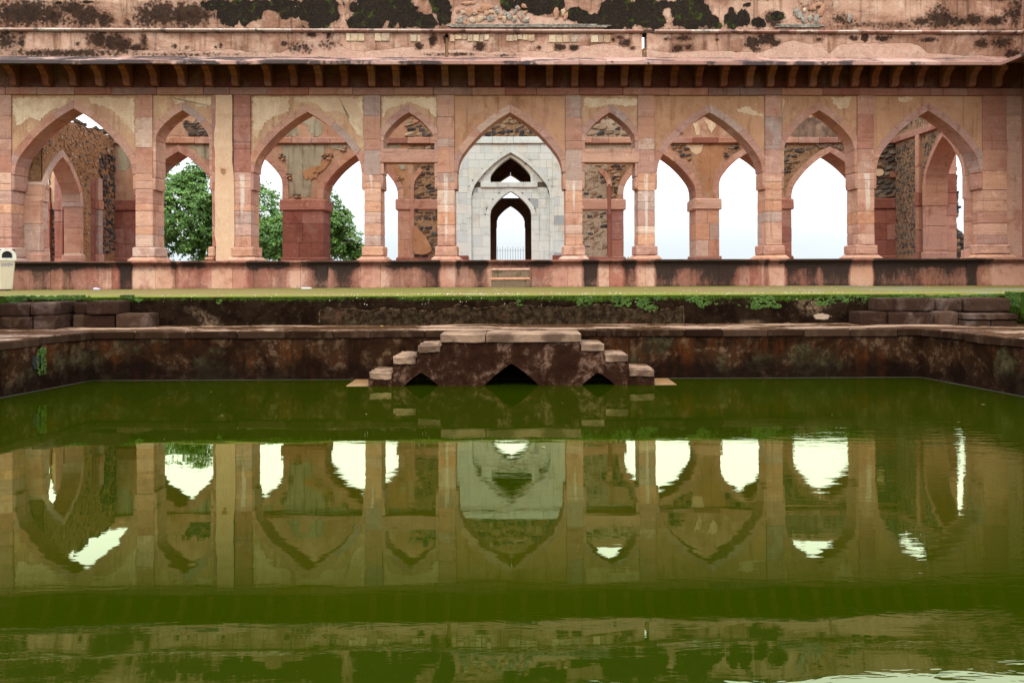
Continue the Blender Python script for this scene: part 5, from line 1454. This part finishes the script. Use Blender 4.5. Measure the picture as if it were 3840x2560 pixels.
def pool_wall(label, A, B, inward, cuts, ledge_out):
    """A,B: ends of the wall at the water; blocks of coping on top and a paved ledge behind it"""
    d = Vector((B[0]-A[0], B[1]-A[1])); L = d.length; d /= L
    nrm = Vector(inward)
    fr = Frame(lambda u, v, w: (A[0]+d.x*u-nrm.x*w, A[1]+d.y*u-nrm.y*w, v), (d.x*(-nrm.y)-d.y*(-nrm.x)) < 0)
    o = grid_panel('pool_wall', fr, -.02, L+.02, -3.5, Z_LEDGE-TH+.004, .02, .5, .12, None, M_POOLW, None, disp=lambda u, v: .018*nz(u*1.2, v*2, A[0])+.008*nz(u*5, v*5))
    tag(o, label, 'wall')
    mk('scum_line', *box(fr, 0, L, Z_WATER-.01, Z_WATER+.006, -.003, .1, .003), M_SCUM, o)
    t = 0 if inward == (0, -1) else -.16
    tp_ = Z_LEDGE-.004 if inward == (0, -1) else Z_LEDGE-.008
    while t < L-.02:
        b = random.uniform(*cuts)
        if L-(t+b) < .3: b = L-t
        mk('coping_stone', *box(fr, t+.003, t+b-.003, Z_LEDGE-TH+random.uniform(-.015, .01), tp_, -.012+random.uniform(-.008, .008), .30, .012, .004), M_COP, o)
        t += b
    return o, fr, L
pb = ((PB_L, PY), (PB_R, PY))
pool_wall('dark stained pool wall at the back, behind the water stair', pb[0], pb[1], (0, -1), (.55, .95), 0)
dl_ = Vector((XL_N-PB_L, PN-PY)).normalized(); dr_ = Vector((XR_N-PB_R, PN-PY)).normalized()
lw, lfr, LL = pool_wall('dark stained pool wall along the left side, with a mossy drain hole', pb[0], (XL_N, PN), (-dl_.y, dl_.x), (.6, 1.1), 0)
pool_wall('dark stained pool wall along the right side', pb[1], (XR_N, PN), (dr_.y, -dr_.x), (.6, 1.1), 0)
pool_wall('pool wall on the near side below the viewer', (XL_N, PN), (XR_N, PN), (0, 1), (.8, 1.3), 0)

# paved ledge round the pool: slabs
ledge = tag(mk('pool_ledge', [(-9.6, -5.9, Z_LEDGE-.035), (9.7, -5.9, Z_LEDGE-.035), (9.7, PN-.28, Z_LEDGE-.035), (-9.6, PN-.28, Z_LEDGE-.035),
                              (-9.6, PY+.28, Z_LEDGE-.035), (9.7, PY+.28, Z_LEDGE-.035), (9.7, R_Y+.1, Z_LEDGE-.035), (-9.6, R_Y+.1, Z_LEDGE-.035),
                              (XL_N-.3, PN-.28, Z_LEDGE-.035), (PB_L-.3, PY+.28, Z_LEDGE-.035), (XR_N+.3, PN-.28, Z_LEDGE-.035), (PB_R+.3, PY+.28, Z_LEDGE-.035)],
               [(0, 1, 2, 3), (4, 5, 6, 7), (3, 8, 9, 4), (10, 2, 5, 11)], M_JOINT), kind='structure')
def slab_quad(q, top, th=.03):
    c = [sum(p[0] for p in q)/4, sum(p[1] for p in q)/4]
    q = [(p[0]+(c[0]-p[0])*.004, p[1]+(c[1]-p[1])*.004) for p in q]
    V = [(x, y, top) for x, y in q]+[(x, y, top-th) for x, y in q]
    return V, [(0, 1, 2, 3), (7, 6, 5, 4)]+[(i, 4+i, 4+(i+1) % 4, (i+1) % 4) for i in range(4)]
def slabs(xa, xb, ya, yb_, lo, hi):
    x = xa
    while x < xb-.02:
        b = random.uniform(lo, hi)
        if xb-(x+b) < .4: b = xb-x
        z = Z_LEDGE+random.uniform(-.004, .004)
        mk('paving_slab', *slab_quad([(x, ya), (x+b, ya), (x+b, yb_), (x, yb_)], z), M_LEDGE, ledge)
        x += b
slabs(-9.4, 9.5, PY+.01, PY+.72, .7, 1.3)
slabs(-9.4, 9.5, PY+.725, R_Y+.05, .8, 1.5)
for s, X0, Xn, xe in ((-1, PB_L, XL_N, -9.4), (1, PB_R, XR_N, 9.5)):
    y = PY
    while y > PN+.1:
        b = random.uniform(.8, 1.4); y2 = max(PN, y-b)
        f = lambda yy: X0+(Xn-X0)*(PY-yy)/(PY-PN)
        q = [(f(y2)+s*.005, y2), (xe, y2), (xe, y), (f(y)+s*.005, y)]
        if s < 0: q = q[::-1]
        mk('paving_slab', *slab_quad(q, Z_LEDGE+random.uniform(-.003, .003)), M_LEDGE, ledge); y = y2
# top faces of the coping carry the same pale wet slabs
for a in np.arange(PB_L, PB_R, .82):
    pass

# ------------------------------------------------------------------ corner steps beside the retaining wall
def stepblock(root, x0, x1, y0, y1, z0, z1, ch=.02):
    mk('block', *rough_box(x0, x1, y0, y1, z0, z1, .007), M_COPD, root)
M_COPD = sandstone('dark_wet_block', [(.026, .0118, .0068), (.038, .0185, .0108), (.020, .0088, .005), (.062, .033, .020)], .1, .6, blotch=(.075, .043, .026), bl=.6)
zt, zm = -.515, -.745
sl = empty('corner_steps', (-8.1, 16.6, Z_LEDGE), 'dark stone steps in the left corner of the pool ledge, overgrown with moss', 'steps')
for x0, x1, y0, y1, z0, z1 in ((-9.12, -8.46, 16.08, 17.05, Z_LEDGE-.02, zm-.01), (-8.45, -8.07, 16.1, 17.05, Z_LEDGE-.02, zm+.01), (-9.12, -8.52, 16.12, 17.05, zm-.012, zt-.005), (-8.50, -8.08, 16.10, 17.05, zm+.008, zt+.012),
                               (-8.0, -7.78, 16.62, 17.05, Z_LEDGE-.02, zm), (-7.77, -7.2, 16.55, 17.05, Z_LEDGE-.02, zm-.005), (-8.0, -7.72, 16.66, 17.05, zm+.003, zt-.01), (-7.70, -7.10, 16.50, 17.05, zm+.003, zt+.015),
                               (-7.15, -6.56, 16.46, 17.05, Z_LEDGE-.02, zm+.02)):
    stepblock(sl, x0, x1, y0, y1, z0, z1)
sr = empty('corner_steps', (7.7, 16.5, Z_LEDGE), 'dark stone steps in the right corner of the pool ledge, three blocks high', 'steps')
for x0, x1, y0, y1, z0, z1 in ((6.67, 7.72, 16.55, 17.05, zm+.003, zt+.012), (7.73, 8.14, 16.40, 17.05, zm+.003, zt+.0), (8.15, 8.98, 16.36, 17.05, zm+.003, zt+.015), (6.30, 6.80, 16.44, 17.05, Z_LEDGE-.02, zm), (6.81, 7.62, 16.38, 17.05, Z_LEDGE-.02, zm-.01),
                               (7.63, 7.98, 16.22, 17.05, Z_LEDGE-.02, zm+.01), (7.99, 8.90, 15.94, 17.05, -.875, zm-.015), (7.99, 8.42, 15.97, 17.05, Z_LEDGE-.02, -.88), (8.43, 8.88, 15.96, 17.05, Z_LEDGE-.02, -.88)):
    stepblock(sr, x0, x1, y0, y1, z0, z1)

# ------------------------------------------------------------------ water stair against the back wall of the pool
ws = empty('water_stair', (0, 14.9, Z_WATER), 'double flight water stair with three dark pointed openings standing in the green pool', 'stair')
YS = 14.45; sS = F/YS
def sx(px): return XZ(px, 1350, YS)[0]
def sz(py, px=CX): return XZ(px, py, YS)[1]
def stair_mat():
    g = G('water_stair_stone'); n1 = g.noise(2.4, 6, .7, .5); n2 = g.noise(11, 6, .75)
    c = g.mix(g.rng(n1, .36, .64), (.020, .0082, .0048), (.046, .020, .0115))
    c = g.mix(g.math('MULTIPLY', g.math('MULTIPLY', g.rng(n1, .48, .60), g.rng(n2, .40, .58)), .8), c, (.18, .105, .07))
    c = g.mix(g.math('MULTIPLY', g.rng(n2, .58, .72), .4), c, (.11, .055, .032))
    return g.out(c, .9, g.bump(g.math('ADD', n1, n2), .03), .0)
M_STAIR = stair_mat()
def tread_mat():
    g = G('stair_tread_stone'); n1 = g.noise(2.0, 5, .65, .5); n2 = g.noise(14, 5, .7)
    nor = g.n('ShaderNodeSeparateXYZ', {0: g.n('ShaderNodeNewGeometry').outputs['Normal']}).outputs
    c = g.mix(g.rng(n1, .36, .60), (.085, .047, .028), (.26, .165, .105))
    c = g.mix(g.math('MULTIPLY', g.rng(n2, .55, .7), .4), c, (.10, .06, .04))
    return g.out(c, .7, g.bump(g.math('ADD', n1, n2), .014), .12)
M_TREAD = tread_mat()
class Opening:
    def __init__(s, uc, a, h): s.uc, s.a, s.h = uc, a, h
    def z_in(s, u):
        t = abs(u-s.uc)/s.a
        return Z_WATER-.04+s.h*(1-.72*t-.28*t*t)
oc = Opening(sx(1918), .475, sz(1362.6)-Z_WATER+.04); ol = Opening(sx(1578.5), .315, sz(1394.7)-Z_WATER+.04); orr = Opening(sx(2244), .305, sz(1397)-Z_WATER+.04)
P0, P1 = sx(1655.4), sx(2175.7)
stepsL = [(sx(1563), sx(1655), sz(1293.5)), (sx(1472), sx(1563), sz(1335)), (sx(1380.5), sx(1470), sz(1393))]
stepsR = [(sx(2177), sx(2268), sz(1291)), (sx(2268), sx(2359), sz(1331)), (sx(2359), sx(2455), sz(1386))]
def front_z(u):
    if P0 <= u <= P1: return Z_LEDGE-.14
    for a, b, z in stepsL+stepsR:
        if a <= u <= b: return z-.11
    return Z_WATER
def low_z(u):
    for ar in (oc, ol, orr):
        if abs(u-ar.uc) < ar.a: return ar.z_in(u)
    return Z_WATER-.6
edges = sorted(set([stepsL[2][0], stepsL[1][0], stepsL[0][0], P0, P1, stepsR[0][1], stepsR[1][1], stepsR[2][1]]))
for a, b in zip(edges[:-1], edges[1:]):
    n = max(3, int((b-a)/.035)); xs = [a+.001+(b-a-.002)*i/n for i in range(n+1)]
    tz = front_z((a+b)/2)
    mk('wall', *prism(FLAT, column_poly(xs, [low_z(x) for x in xs], [tz]*len(xs)), YS+.012, YS+.30), M_STAIR, ws)
for x0, x1 in ((-.55, -.5), (.5, .55)): pass
mk('back_fill', *box(FLAT, stepsL[2][0]+.02, stepsR[2][1]-.02, -3.3, Z_WATER-.5, YS+.05, PY, .01), M_STAIR, ws)
# piers closing the openings inside
for u in (sx(1690), sx(2150), sx(1490), sx(2330)):
    mk('pier', *box(FLAT, u-.06, u+.06, -3.0, Z_WATER+.12, YS+.3, PY, .01), M_STAIR, ws)
xm = sx(1822)
mk('platform_slab', *rough_box(P0-.02, xm-.002, YS-.02, PY+.02, Z_LEDGE-.15, Z_LEDGE-.004, .008, 8), M_TREAD, ws)
mk('platform_slab', *rough_box(xm+.002, P1+.02, YS-.025, PY+.02, Z_LEDGE-.15, Z_LEDGE-.001, .008, 8), M_TREAD, ws)
for L_ in (stepsL, stepsR):
    for i, (a, b, z) in enumerate(L_):
        mk('step', *rough_box(a, b, YS-.014, PY+.01, z-.125, z+.006, .022 if L_ is stepsL else .010, 6), M_TREAD, ws)
# lowest steps at and under the water line
M_SUNK = simple('sunken_step', (.24, .13, .05), .5, .3)
for a, b, z in ((sx(1296), sx(1380), Z_WATER+.006), (sx(2456), sx(2540), Z_WATER+.004)):
    mk('step', *box(FLAT, a, b, z-.2, z, YS+.02, PY+.01, .008, .003), M_SUNK, ws)
M_SUNK2 = simple('submerged_step', (.42, .38, .06), .7, .2)
for a, b, z in ((sx(1225), sx(1296), Z_WATER-.06), (sx(1150), sx(1225), Z_WATER-.16), (sx(2541), sx(2622), Z_WATER-.05), (sx(2622), sx(2705), Z_WATER-.15)):
    mk('step', *box(FLAT, a, b, z-.2, z, YS+.05, PY+.01, .008, .003), M_SUNK2, ws)
# drain hole in the left pool wall
hole = tag(mk('drain_hole', *prism(lfr, jag([(1.30, -1.28), (1.42, -1.25), (1.47, -1.36), (1.42, -1.46), (1.33, -1.44), (1.28, -1.36)], .08, .012), -.012, .1), simple('hole_dark', (.008, .006, .005)), lw))

# ------------------------------------------------------------------ moss cushions (too many to count)
def tufts(name, pts, mat, label, size=(.007, .019)):
    V, Fc = [], []
    base = [(1, 0, 0), (-1, 0, 0), (0, 1, 0), (0, -1, 0), (0, 0, 1), (0, 0, -1)]
    tri = [(0, 2, 4), (2, 1, 4), (1, 3, 4), (3, 0, 4), (2, 0, 5), (1, 2, 5), (3, 1, 5), (0, 3, 5)]
    for (x, y, z) in pts:
        r = random.uniform(*size); n = len(V); a = random.uniform(0, 6.28)
        ca, sa = math.cos(a), math.sin(a)
        for bx, by, bz in base:
            s = r*random.uniform(.7, 1.3)
            V.append((x+(bx*ca-by*sa)*s, y+(bx*sa+by*ca)*s*.6, z+bz*s))
        Fc += [tuple(i+n for i in t) for t in tri]
    return tag(mk(name, V, Fc, mat), label, 'moss', kind='stuff')
def moss_mat():
    g = G('moss_cushion'); r = g.n('ShaderNodeNewGeometry').outputs['Random Per Island']; n = g.noise(3, 4, .6)
    c = g.mix(r, (.035, .078, .010), (.095, .165, .030)); c = g.mix(g.math('MULTIPLY', g.rng(n, .45, .65), .7), c, (.03, .06, .008))
    return g.out(c, .9, None, .2)
M_MOSS = moss_mat()
def rz(py, Z=R_Y): return -(py-CY)*Z/F
pads = [(1948, 1135, 14, 12), (2165, 1130, 18, 16), (2200, 1128, 22, 18), (2230, 1120, 8, 8), (2320, 1128, 30, 22), (2355, 1135, 12, 16), (2410, 1125, 28, 14), (2440, 1150, 28, 18), (2465, 1118, 14, 8), (2492, 1120, 8, 8), (2410, 1140, 22, 14),
        (2595, 1120, 28, 14), (2640, 1132, 30, 22), (2700, 1130, 26, 16), (2770, 1128, 40, 18), (2830, 1138, 36, 24), (2870, 1130, 40, 24), (2910, 1148, 20, 8), (3070, 1132, 22, 16), (3140, 1122, 40, 16), (3210, 1125, 50, 18), (3280, 1128, 26, 16), (3100, 1140, 14, 10), (3400, 1112, 60, 7), (3560, 1112, 90, 6), (3680, 1110, 60, 7), (3790, 1125, 20, 26), (3830, 1118, 40, 30),
        (60, 1118, 50, 14), (20, 1140, 40, 30), (30, 1165, 22, 14), (215, 1115, 60, 12), (300, 1115, 40, 12), (480, 1112, 30, 10), (520, 1122, 14, 10), (820, 1132, 14, 8), (130, 1115, 50, 8)]
pts = []
for px, py, rx, ry in pads:
    n = int(rx*ry*1.0)
    for _ in range(n):
        a, r = random.uniform(0, 6.28), random.random()**.55
        x = px+math.cos(a)*rx*r; y = py+math.sin(a)*ry*r
        if nz(x*.06, y*.09, 3) < -.12: continue
        xi, yi = ideal(x, y)
        X = xi*R_Y/F; z = -yi*R_Y/F
        if z > Z_TERR+.0: z = Z_TERR+.002
        Yp = R_Y-.005+random.uniform(-.012, .01)
        if X < R_L: X = R_L+random.uniform(-.03, .02); Yp = R_Y-random.uniform(0, .5)
        if X > R_R: X = R_R+random.uniform(-.02, .03); Yp = R_Y-random.uniform(0, .5)
        pts.append((X, Yp, z))
# around the drain hole
for _ in range(260):
    a, r = random.uniform(-1.2, 2.2), random.uniform(.12, .2)
    u = 1.33+math.cos(a)*r*.6; v = -1.36+math.sin(a)*r*1.1
    p = lfr(u-.06 if random.random() < .3 else 1.22+random.uniform(-.06, .06), v, -.01)
    pts.append(p)
tufts('moss', pts, M_MOSS, 'bright green moss cushions growing on the retaining wall below the terrace edge')
# pale petals and grit scattered along the rim
pp = []
for _ in range(420):
    px = random.choice((random.uniform(1250, 3200), random.uniform(600, 3840), random.gauss(1760, 120)))
    if random.random() < .6: X = (px-CX)*R_Y/F; pp.append((X, R_Y+.0+random.uniform(-.01, .12), Z_TERR+.004-(random.random()**3)*.0))
    elif random.random() < .5: X = (px-CX)*R_Y/F; pp.append((X, R_Y-.012, Z_TERR-random.random()**2*.2))
    else: pp.append(((px-CX)*20/F, random.uniform(17.2, 23.5), Z_TERR+.008))
po = tufts('fallen_petals', pp, simple('petal_white', (.62, .58, .46)), 'tiny pale petals and grit sprinkled along the mossy terrace edge', (.005, .012))
po['category'] = 'petals'

# ------------------------------------------------------------------ litter bin at the left edge
bn = empty('litter_bin', (-12.62, 22.75, Z_TERR), 'cream litter bin with rounded hood and blue lettering at the far left of the terrace', 'bin')
def binmat(name, col):
    g = G(name); n = g.noise(3, 5, .65); d = g.noise(1, 4, .6, sc=(8, 8, .8))
    c = g.mix(g.math('MULTIPLY', g.rng(d, .5, .72), .35), col, (.30, .24, .14)); c = g.mix(g.math('MULTIPLY', g.rng(n, .55, .72), .3), c, (.40, .34, .22))
    return g.out(c, .5, g.bump(n, .004), .4)
M_BIN = binmat('bin_cream', (.58, .50, .34)); M_HOOD = binmat('bin_hood_white', (.66, .63, .54))
cb, sb = math.cos(math.radians(-42)), math.sin(math.radians(-42))
BX, BY = -12.66, 22.75
def bl_(x, y, z): return (BX+x*cb-y*sb, BY+x*sb+y*cb, Z_TERR+z)
tp, bt, hB = .20, .155, .765
V = []
for r, z in ((bt, .03), (bt+.005, .06), (tp, hB-.03), (tp+.018, hB-.03), (tp+.018, hB)):
    c = .03
    for x, y in ((-r+c, -r), (r-c, -r), (r, -r+c), (r, r-c), (r-c, r), (-r+c, r), (-r, r-c), (-r, -r+c)): V.append(bl_(x, y, z))
Fc = [tuple(range(7, -1, -1)), tuple(range(32, 40))]
for k in range(4):
    for i in range(8): Fc.append((k*8+i, k*8+(i+1) % 8, k*8+8+(i+1) % 8, k*8+8+i))
mk('body', V, Fc, M_BIN, bn)
# hood: a barrel with an arched mouth in its end wall
n = 14; R = tp+.012; rm_, hm = .125, .21
outer = [(-R, 0.0)]+[(-R*math.cos(math.pi*i/n), .07+.21*math.sin(math.pi*i/n)) for i in range(n+1)]+[(R, 0.0)]
inner = [(-rm_, .045)]+[(-rm_*math.cos(math.pi*i/n), .10+.115*math.sin(math.pi*i/n)) for i in range(n+1)]+[(rm_, .045)]
m = len(outer)
V = []
for y, prof_ in ((R, outer), (-R, outer), (R, inner), (-R, inner), (R-.05, inner), (-R+.05, inner)):
    for a, z in prof_: V.append(bl_(y, a, hB+z))
Fc = []
for i in range(m-1):
    Fc.append((i, i+1, m+i+1, m+i))                     # shell
    Fc.append((i, 2*m+i, 2*m+i+1, i+1)); Fc.append((m+i, m+i+1, 3*m+i+1, 3*m+i))   # end walls with mouths
    Fc.append((2*m+i, 4*m+i, 4*m+i+1, 2*m+i+1)); Fc.append((3*m+i, 3*m+i+1, 5*m+i+1, 5*m+i))
Fc += [(0, m-1, 3*m-1, 2*m), (m, 3*m, 4*m-1, 2*m-1)]
mk('hood', V, Fc, M_HOOD, bn)
mk('lining', *join([([bl_(x, y, hB+z) for x in (-R+.05, R-.05) for y in (-.19, .19) for z in (.002, .26)], [(0, 1, 3, 2), (4, 5, 7, 6), (0, 2, 6, 4)])]), simple('bin_inside', (.02, .02, .02)), bn)
mk('foot', *join([([bl_(x*.8, y*.8, z) for z in (0, .035) for x, y in ((-bt, -bt), (bt, -bt), (bt, bt), (-bt, bt))], [(3, 2, 1, 0), (4, 5, 6, 7), (0, 1, 5, 4), (1, 2, 6, 5), (2, 3, 7, 6), (3, 0, 4, 7)])]), simple('bin_foot', (.12, .07, .05)), bn)
def word(txt, fx_, y, z, size):
    cu = bpy.data.curves.new('lettering', 'FONT'); cu.body = txt; cu.size = size; cu.extrude = .001; cu.align_x = 'CENTER'
    cu.materials.append(M_BLUE)
    o = bpy.data.objects.new('lettering', cu); COL.objects.link(o)
    o.parent = bn; w = Vector(bl_(fx_, y, z)); o.location = w-Vector(bn.location)
    fa = math.radians(-42)+math.pi/2 if abs(fx_) > abs(y) else math.radians(-42)
    o.rotation_euler = (math.radians(90), 0, fa)
    bpy.context.view_layer.update()
    me = bpy.data.meshes.new_from_object(o.evaluated_get(bpy.context.evaluated_depsgraph_get()))
    loc, rot = o.location.copy(), o.rotation_euler.copy()
    bpy.data.objects.remove(o)
    q = bpy.data.objects.new('lettering', me); COL.objects.link(q); q.parent = bn; q.location = loc; q.rotation_euler = rot
    if not me.materials: me.materials.append(M_BLUE)
    return q
M_BLUE = simple('blue_paint', (.06, .07, .25), .6)
word('उपयोग', .197, 0.0, .60, .115)
word('मुझे', 0.0, -.197, .60, .115)

# ------------------------------------------------------------------ litter and fallen leaves
def crumple(name, X, Y, z, sx_, sy_, sz_, mat, label, cat):
    bm = bmesh.new(); bmesh.ops.create_icosphere(bm, subdivisions=2, radius=1)
    for v in bm.verts:
        k = 1+.45*nz(v.co.x*2+X, v.co.y*2, v.co.z*2)
        v.co = Vector((v.co.x*sx_*k, v.co.y*sy_*k, max(0, v.co.z*k)*sz_))
    me = bpy.data.meshes.new(name); bm.to_mesh(me); bm.free(); me.materials.append(mat)
    o = place(name, me, (X, Y, z)); tag(o, label, cat)
    return o
yb0 = 23.4
crumple('crumpled_wrapper', XZ(362, 1079, 23.2)[0], 23.2, Z_TERR+.008, .10, .06, .05, simple('wrapper_lilac', (.50, .44, .72), .4), 'crumpled lilac wrapper lying on the moss at the plinth foot', 'litter')
crumple('paper_scrap', XZ(1150, 1078, 23.3)[0], 23.3, Z_TERR+.008, .15, .06, .035, simple('paper_white', (.72, .72, .72), .6), 'white paper scrap lying at the foot of the plinth', 'litter')
for px, Y, col, lab in ((118, 22.2, (.62, .25, .03), 'single orange leaf fallen on the terrace near the bin'), (1430, 16.4, (.55, .40, .08), 'yellow leaf lying on the wet pool ledge')):
    z = Z_TERR+.006 if Y > 17 else Z_LEDGE+.006
    X = (px-CX)*Y/F
    V = [(X-.05, Y, z), (X-.015, Y-.02, z+.008), (X+.045, Y+.005, z+.003), (X-.01, Y+.022, z+.012), (X, Y, z+.003)]
    o = mk('fallen_leaf', V, [(0, 1, 4), (1, 2, 4), (2, 3, 4), (3, 0, 4)], simple('leaf_'+lab[:6].strip(), col)); tag(o, lab, 'leaf')

# specks floating on the pool
M_FLOAT = simple('floating_leaf_olive', (.20, .19, .03), .6)
fl_me = bpy.data.meshes.new('floating_leaf'); fl_me.from_pydata([(-.05, 0, 0), (-.01, -.016, .003), (.045, 0, 0), (-.005, .018, .004)], [], [(0, 1, 2, 3)]); fl_me.materials.append(M_FLOAT)
for i in range(10):
    yy = random.uniform(4.5, 14); xx = random.uniform(-7, 7)
    o = place('floating_leaf', fl_me, (xx, yy, Z_WATER+.004), None, (random.uniform(.3, .9),)*3, (0, 0, random.uniform(0, 6.28)))
    tag(o, 'tiny olive leaf floating on the green pool water', 'leaf', 'leaves floating on the pool')
# ------------------------------------------------------------------ trees beyond the rear arches
def leaf_mat():
    g = G('tree_leaf'); r = g.n('ShaderNodeNewGeometry').outputs['Random Per Island']; n = g.noise(.9, 3, .6)
    c = g.ramp(r, [(0, (.036, .092, .016)), (.45, (.075, .170, .027)), (.8, (.125, .235, .038)), (1, (.22, .34, .07))])
    c = g.mix(g.math('MULTIPLY', g.rng(n, .5, .68), .55), c, (.12, .20, .035))
    d = g.n('ShaderNodeBsdfPrincipled', {'Base Color': c, 'Roughness': .5}); d.inputs['Specular IOR Level'].default_value = .35
    t = g.n('ShaderNodeBsdfTranslucent', {'Color': g.mix(.5, c, (.22, .34, .04))})
    m = g.n('ShaderNodeMixShader', {0: .32, 1: d.outputs[0], 2: t.outputs[0]})
    g.n('ShaderNodeOutputMaterial', {'Surface': m.outputs[0]})
    return g.m
M_LEAF = leaf_mat()
M_BARK = simple('tree_bark', (.07, .05, .038), .9, .4, 8, .03)
def limb(p, q, r0, r1, n=7):
    p, q = Vector(p), Vector(q); V, Fc = [], []
    m = 6; d = (q-p).normalized(); a = d.orthogonal().normalized(); b = d.cross(a)
    bend = a*random.uniform(-.12, .12)*(q-p).length+b*random.uniform(-.12, .12)*(q-p).length
    for k in range(m+1):
        t = k/m; c = p+(q-p)*t+bend*math.sin(math.pi*t); r = r0+(r1-r0)*t
        for i in range(n):
            an = 2*math.pi*i/n; V.append((c+a*math.cos(an)*r+b*math.sin(an)*r)[:])
    for k in range(m):
        for i in range(n): Fc.append((k*n+i, k*n+(i+1) % n, (k+1)*n+(i+1) % n, (k+1)*n+i))
    return V, Fc
def tree(label, Z, lobes, base_px, clusters, leaf=.155, seed=1):
    rng = random.Random(seed); npr = np.random.RandomState(seed)
    s = Z/F
    L = []
    for px, py, r in lobes:
        x, z = XZ(px, py, Z); L.append((x, Z+rng.uniform(-.9, .9), z, r*s))
    bx = XZ(base_px, 1000, Z)[0]
    root = empty('tree', (bx, Z, -.6), label, 'tree', None)
    parts = [limb((bx, Z, -.7), (bx+.1, Z, 1.2), .17, .12)]
    for x, y, z, r in L:
        parts.append(limb((bx+.1, Z, 1.0+rng.uniform(0, .3)), (x, y, z), .085, .03))
        for _ in range(5):
            d = Vector((rng.gauss(0, 1), rng.gauss(0, 1), rng.gauss(0, .8))).normalized()*r*.8
            parts.append(limb((x, y, z), (x+d.x, y+d.y, z+d.z), .028, .008, 5))
    mk('trunk', *join(parts), M_BARK, root)
    V, Fc = [], []
    tot = sum(r*r for *_, r in L)
    for x, y, z, r in L:
        for _ in range(int(clusters*r*r/tot)):
            d = Vector((rng.gauss(0, 1), rng.gauss(0, 1), rng.gauss(0, 1))).normalized()
            rr = r*(rng.uniform(.25, 1.0)**.45)*(1+.25*nz(d.x*2+x, d.y*2, d.z*2+z))
            if nz((x+d.x*rr)*1.2, (y+d.y*rr)*1.2, (z+d.z*rr)*1.2) < -.13: continue
            c = Vector((x, y, z))+d*rr
            up = (d*.6+Vector((0, 0, .7))).normalized()
            for k in range(rng.randint(6, 9)):
                an = rng.uniform(0, 6.28); o = up.orthogonal().normalized(); o2 = up.cross(o)
                dr = (o*math.cos(an)+o2*math.sin(an)+up*rng.uniform(-.35, .35)).normalized()
                le = leaf*rng.uniform(.7, 1.25); wd = le*.27
                sd = dr.cross(up); sd = (sd.normalized() if sd.length > .01 else o)*wd
                st_ = c+dr*.02; md = st_+dr*le*.55+up*.012; tipp = st_+dr*le-up*le*.18
                n0 = len(V)
                V.extend([st_[:], (md+sd)[:], tipp[:], (md-sd)[:]]); Fc.append((n0, n0+1, n0+2, n0+3))
    tag(mk('crown', V, Fc, M_LEAF, root), kind='stuff')
    return root
tree('tall leafy green tree filling the second arch from the left', 41.0, [(700, 800, 170), (640, 720, 110), (770, 700, 105), (700, 655, 70), (860, 790, 120), (980, 800, 110), (600, 880, 120), (800, 900, 140), (960, 920, 120)], 760, 7200, seed=3)
tree('bushy green tree beyond the third arch, its crown sloping down to the right', 39.0, [(1120, 860, 110), (1215, 800, 85), (1245, 850, 90), (1190, 910, 110), (1290, 900, 70), (1330, 945, 40), (1060, 900, 90)], 1180, 4700, seed=5)
# a weed on the plinth
sb_ = empty('weed', (XZ(2345, 968, 31.5)[0], 31.5, .3), 'tiny green weed sprouting at the floor edge right of the blocked niche', 'plant')
V, Fc = [], []
for k in range(26):
    an = random.uniform(0, 6.28); e = random.uniform(.1, 1.2); L_ = random.uniform(.12, .3)
    b = Vector(sb_.location); d = Vector((math.cos(an)*math.cos(e), math.sin(an)*math.cos(e), math.sin(e)))
    t = b+d*L_; s_ = d.orthogonal().normalized()*.03; m_ = b+d*L_*.7; n0 = len(V)
    V.extend([(b+d*L_*.4)[:], (m_+s_)[:], t[:], (m_-s_)[:]]); Fc.append((n0, n0+1, n0+2, n0+3))
mk('leaves', V, Fc, M_LEAF, sb_)
mk('stem', *tube(Vector(sb_.location)-Vector((0, 0, .1)), Vector(sb_.location)+Vector((.01, 0, .18)), .006), M_BARK, sb_)
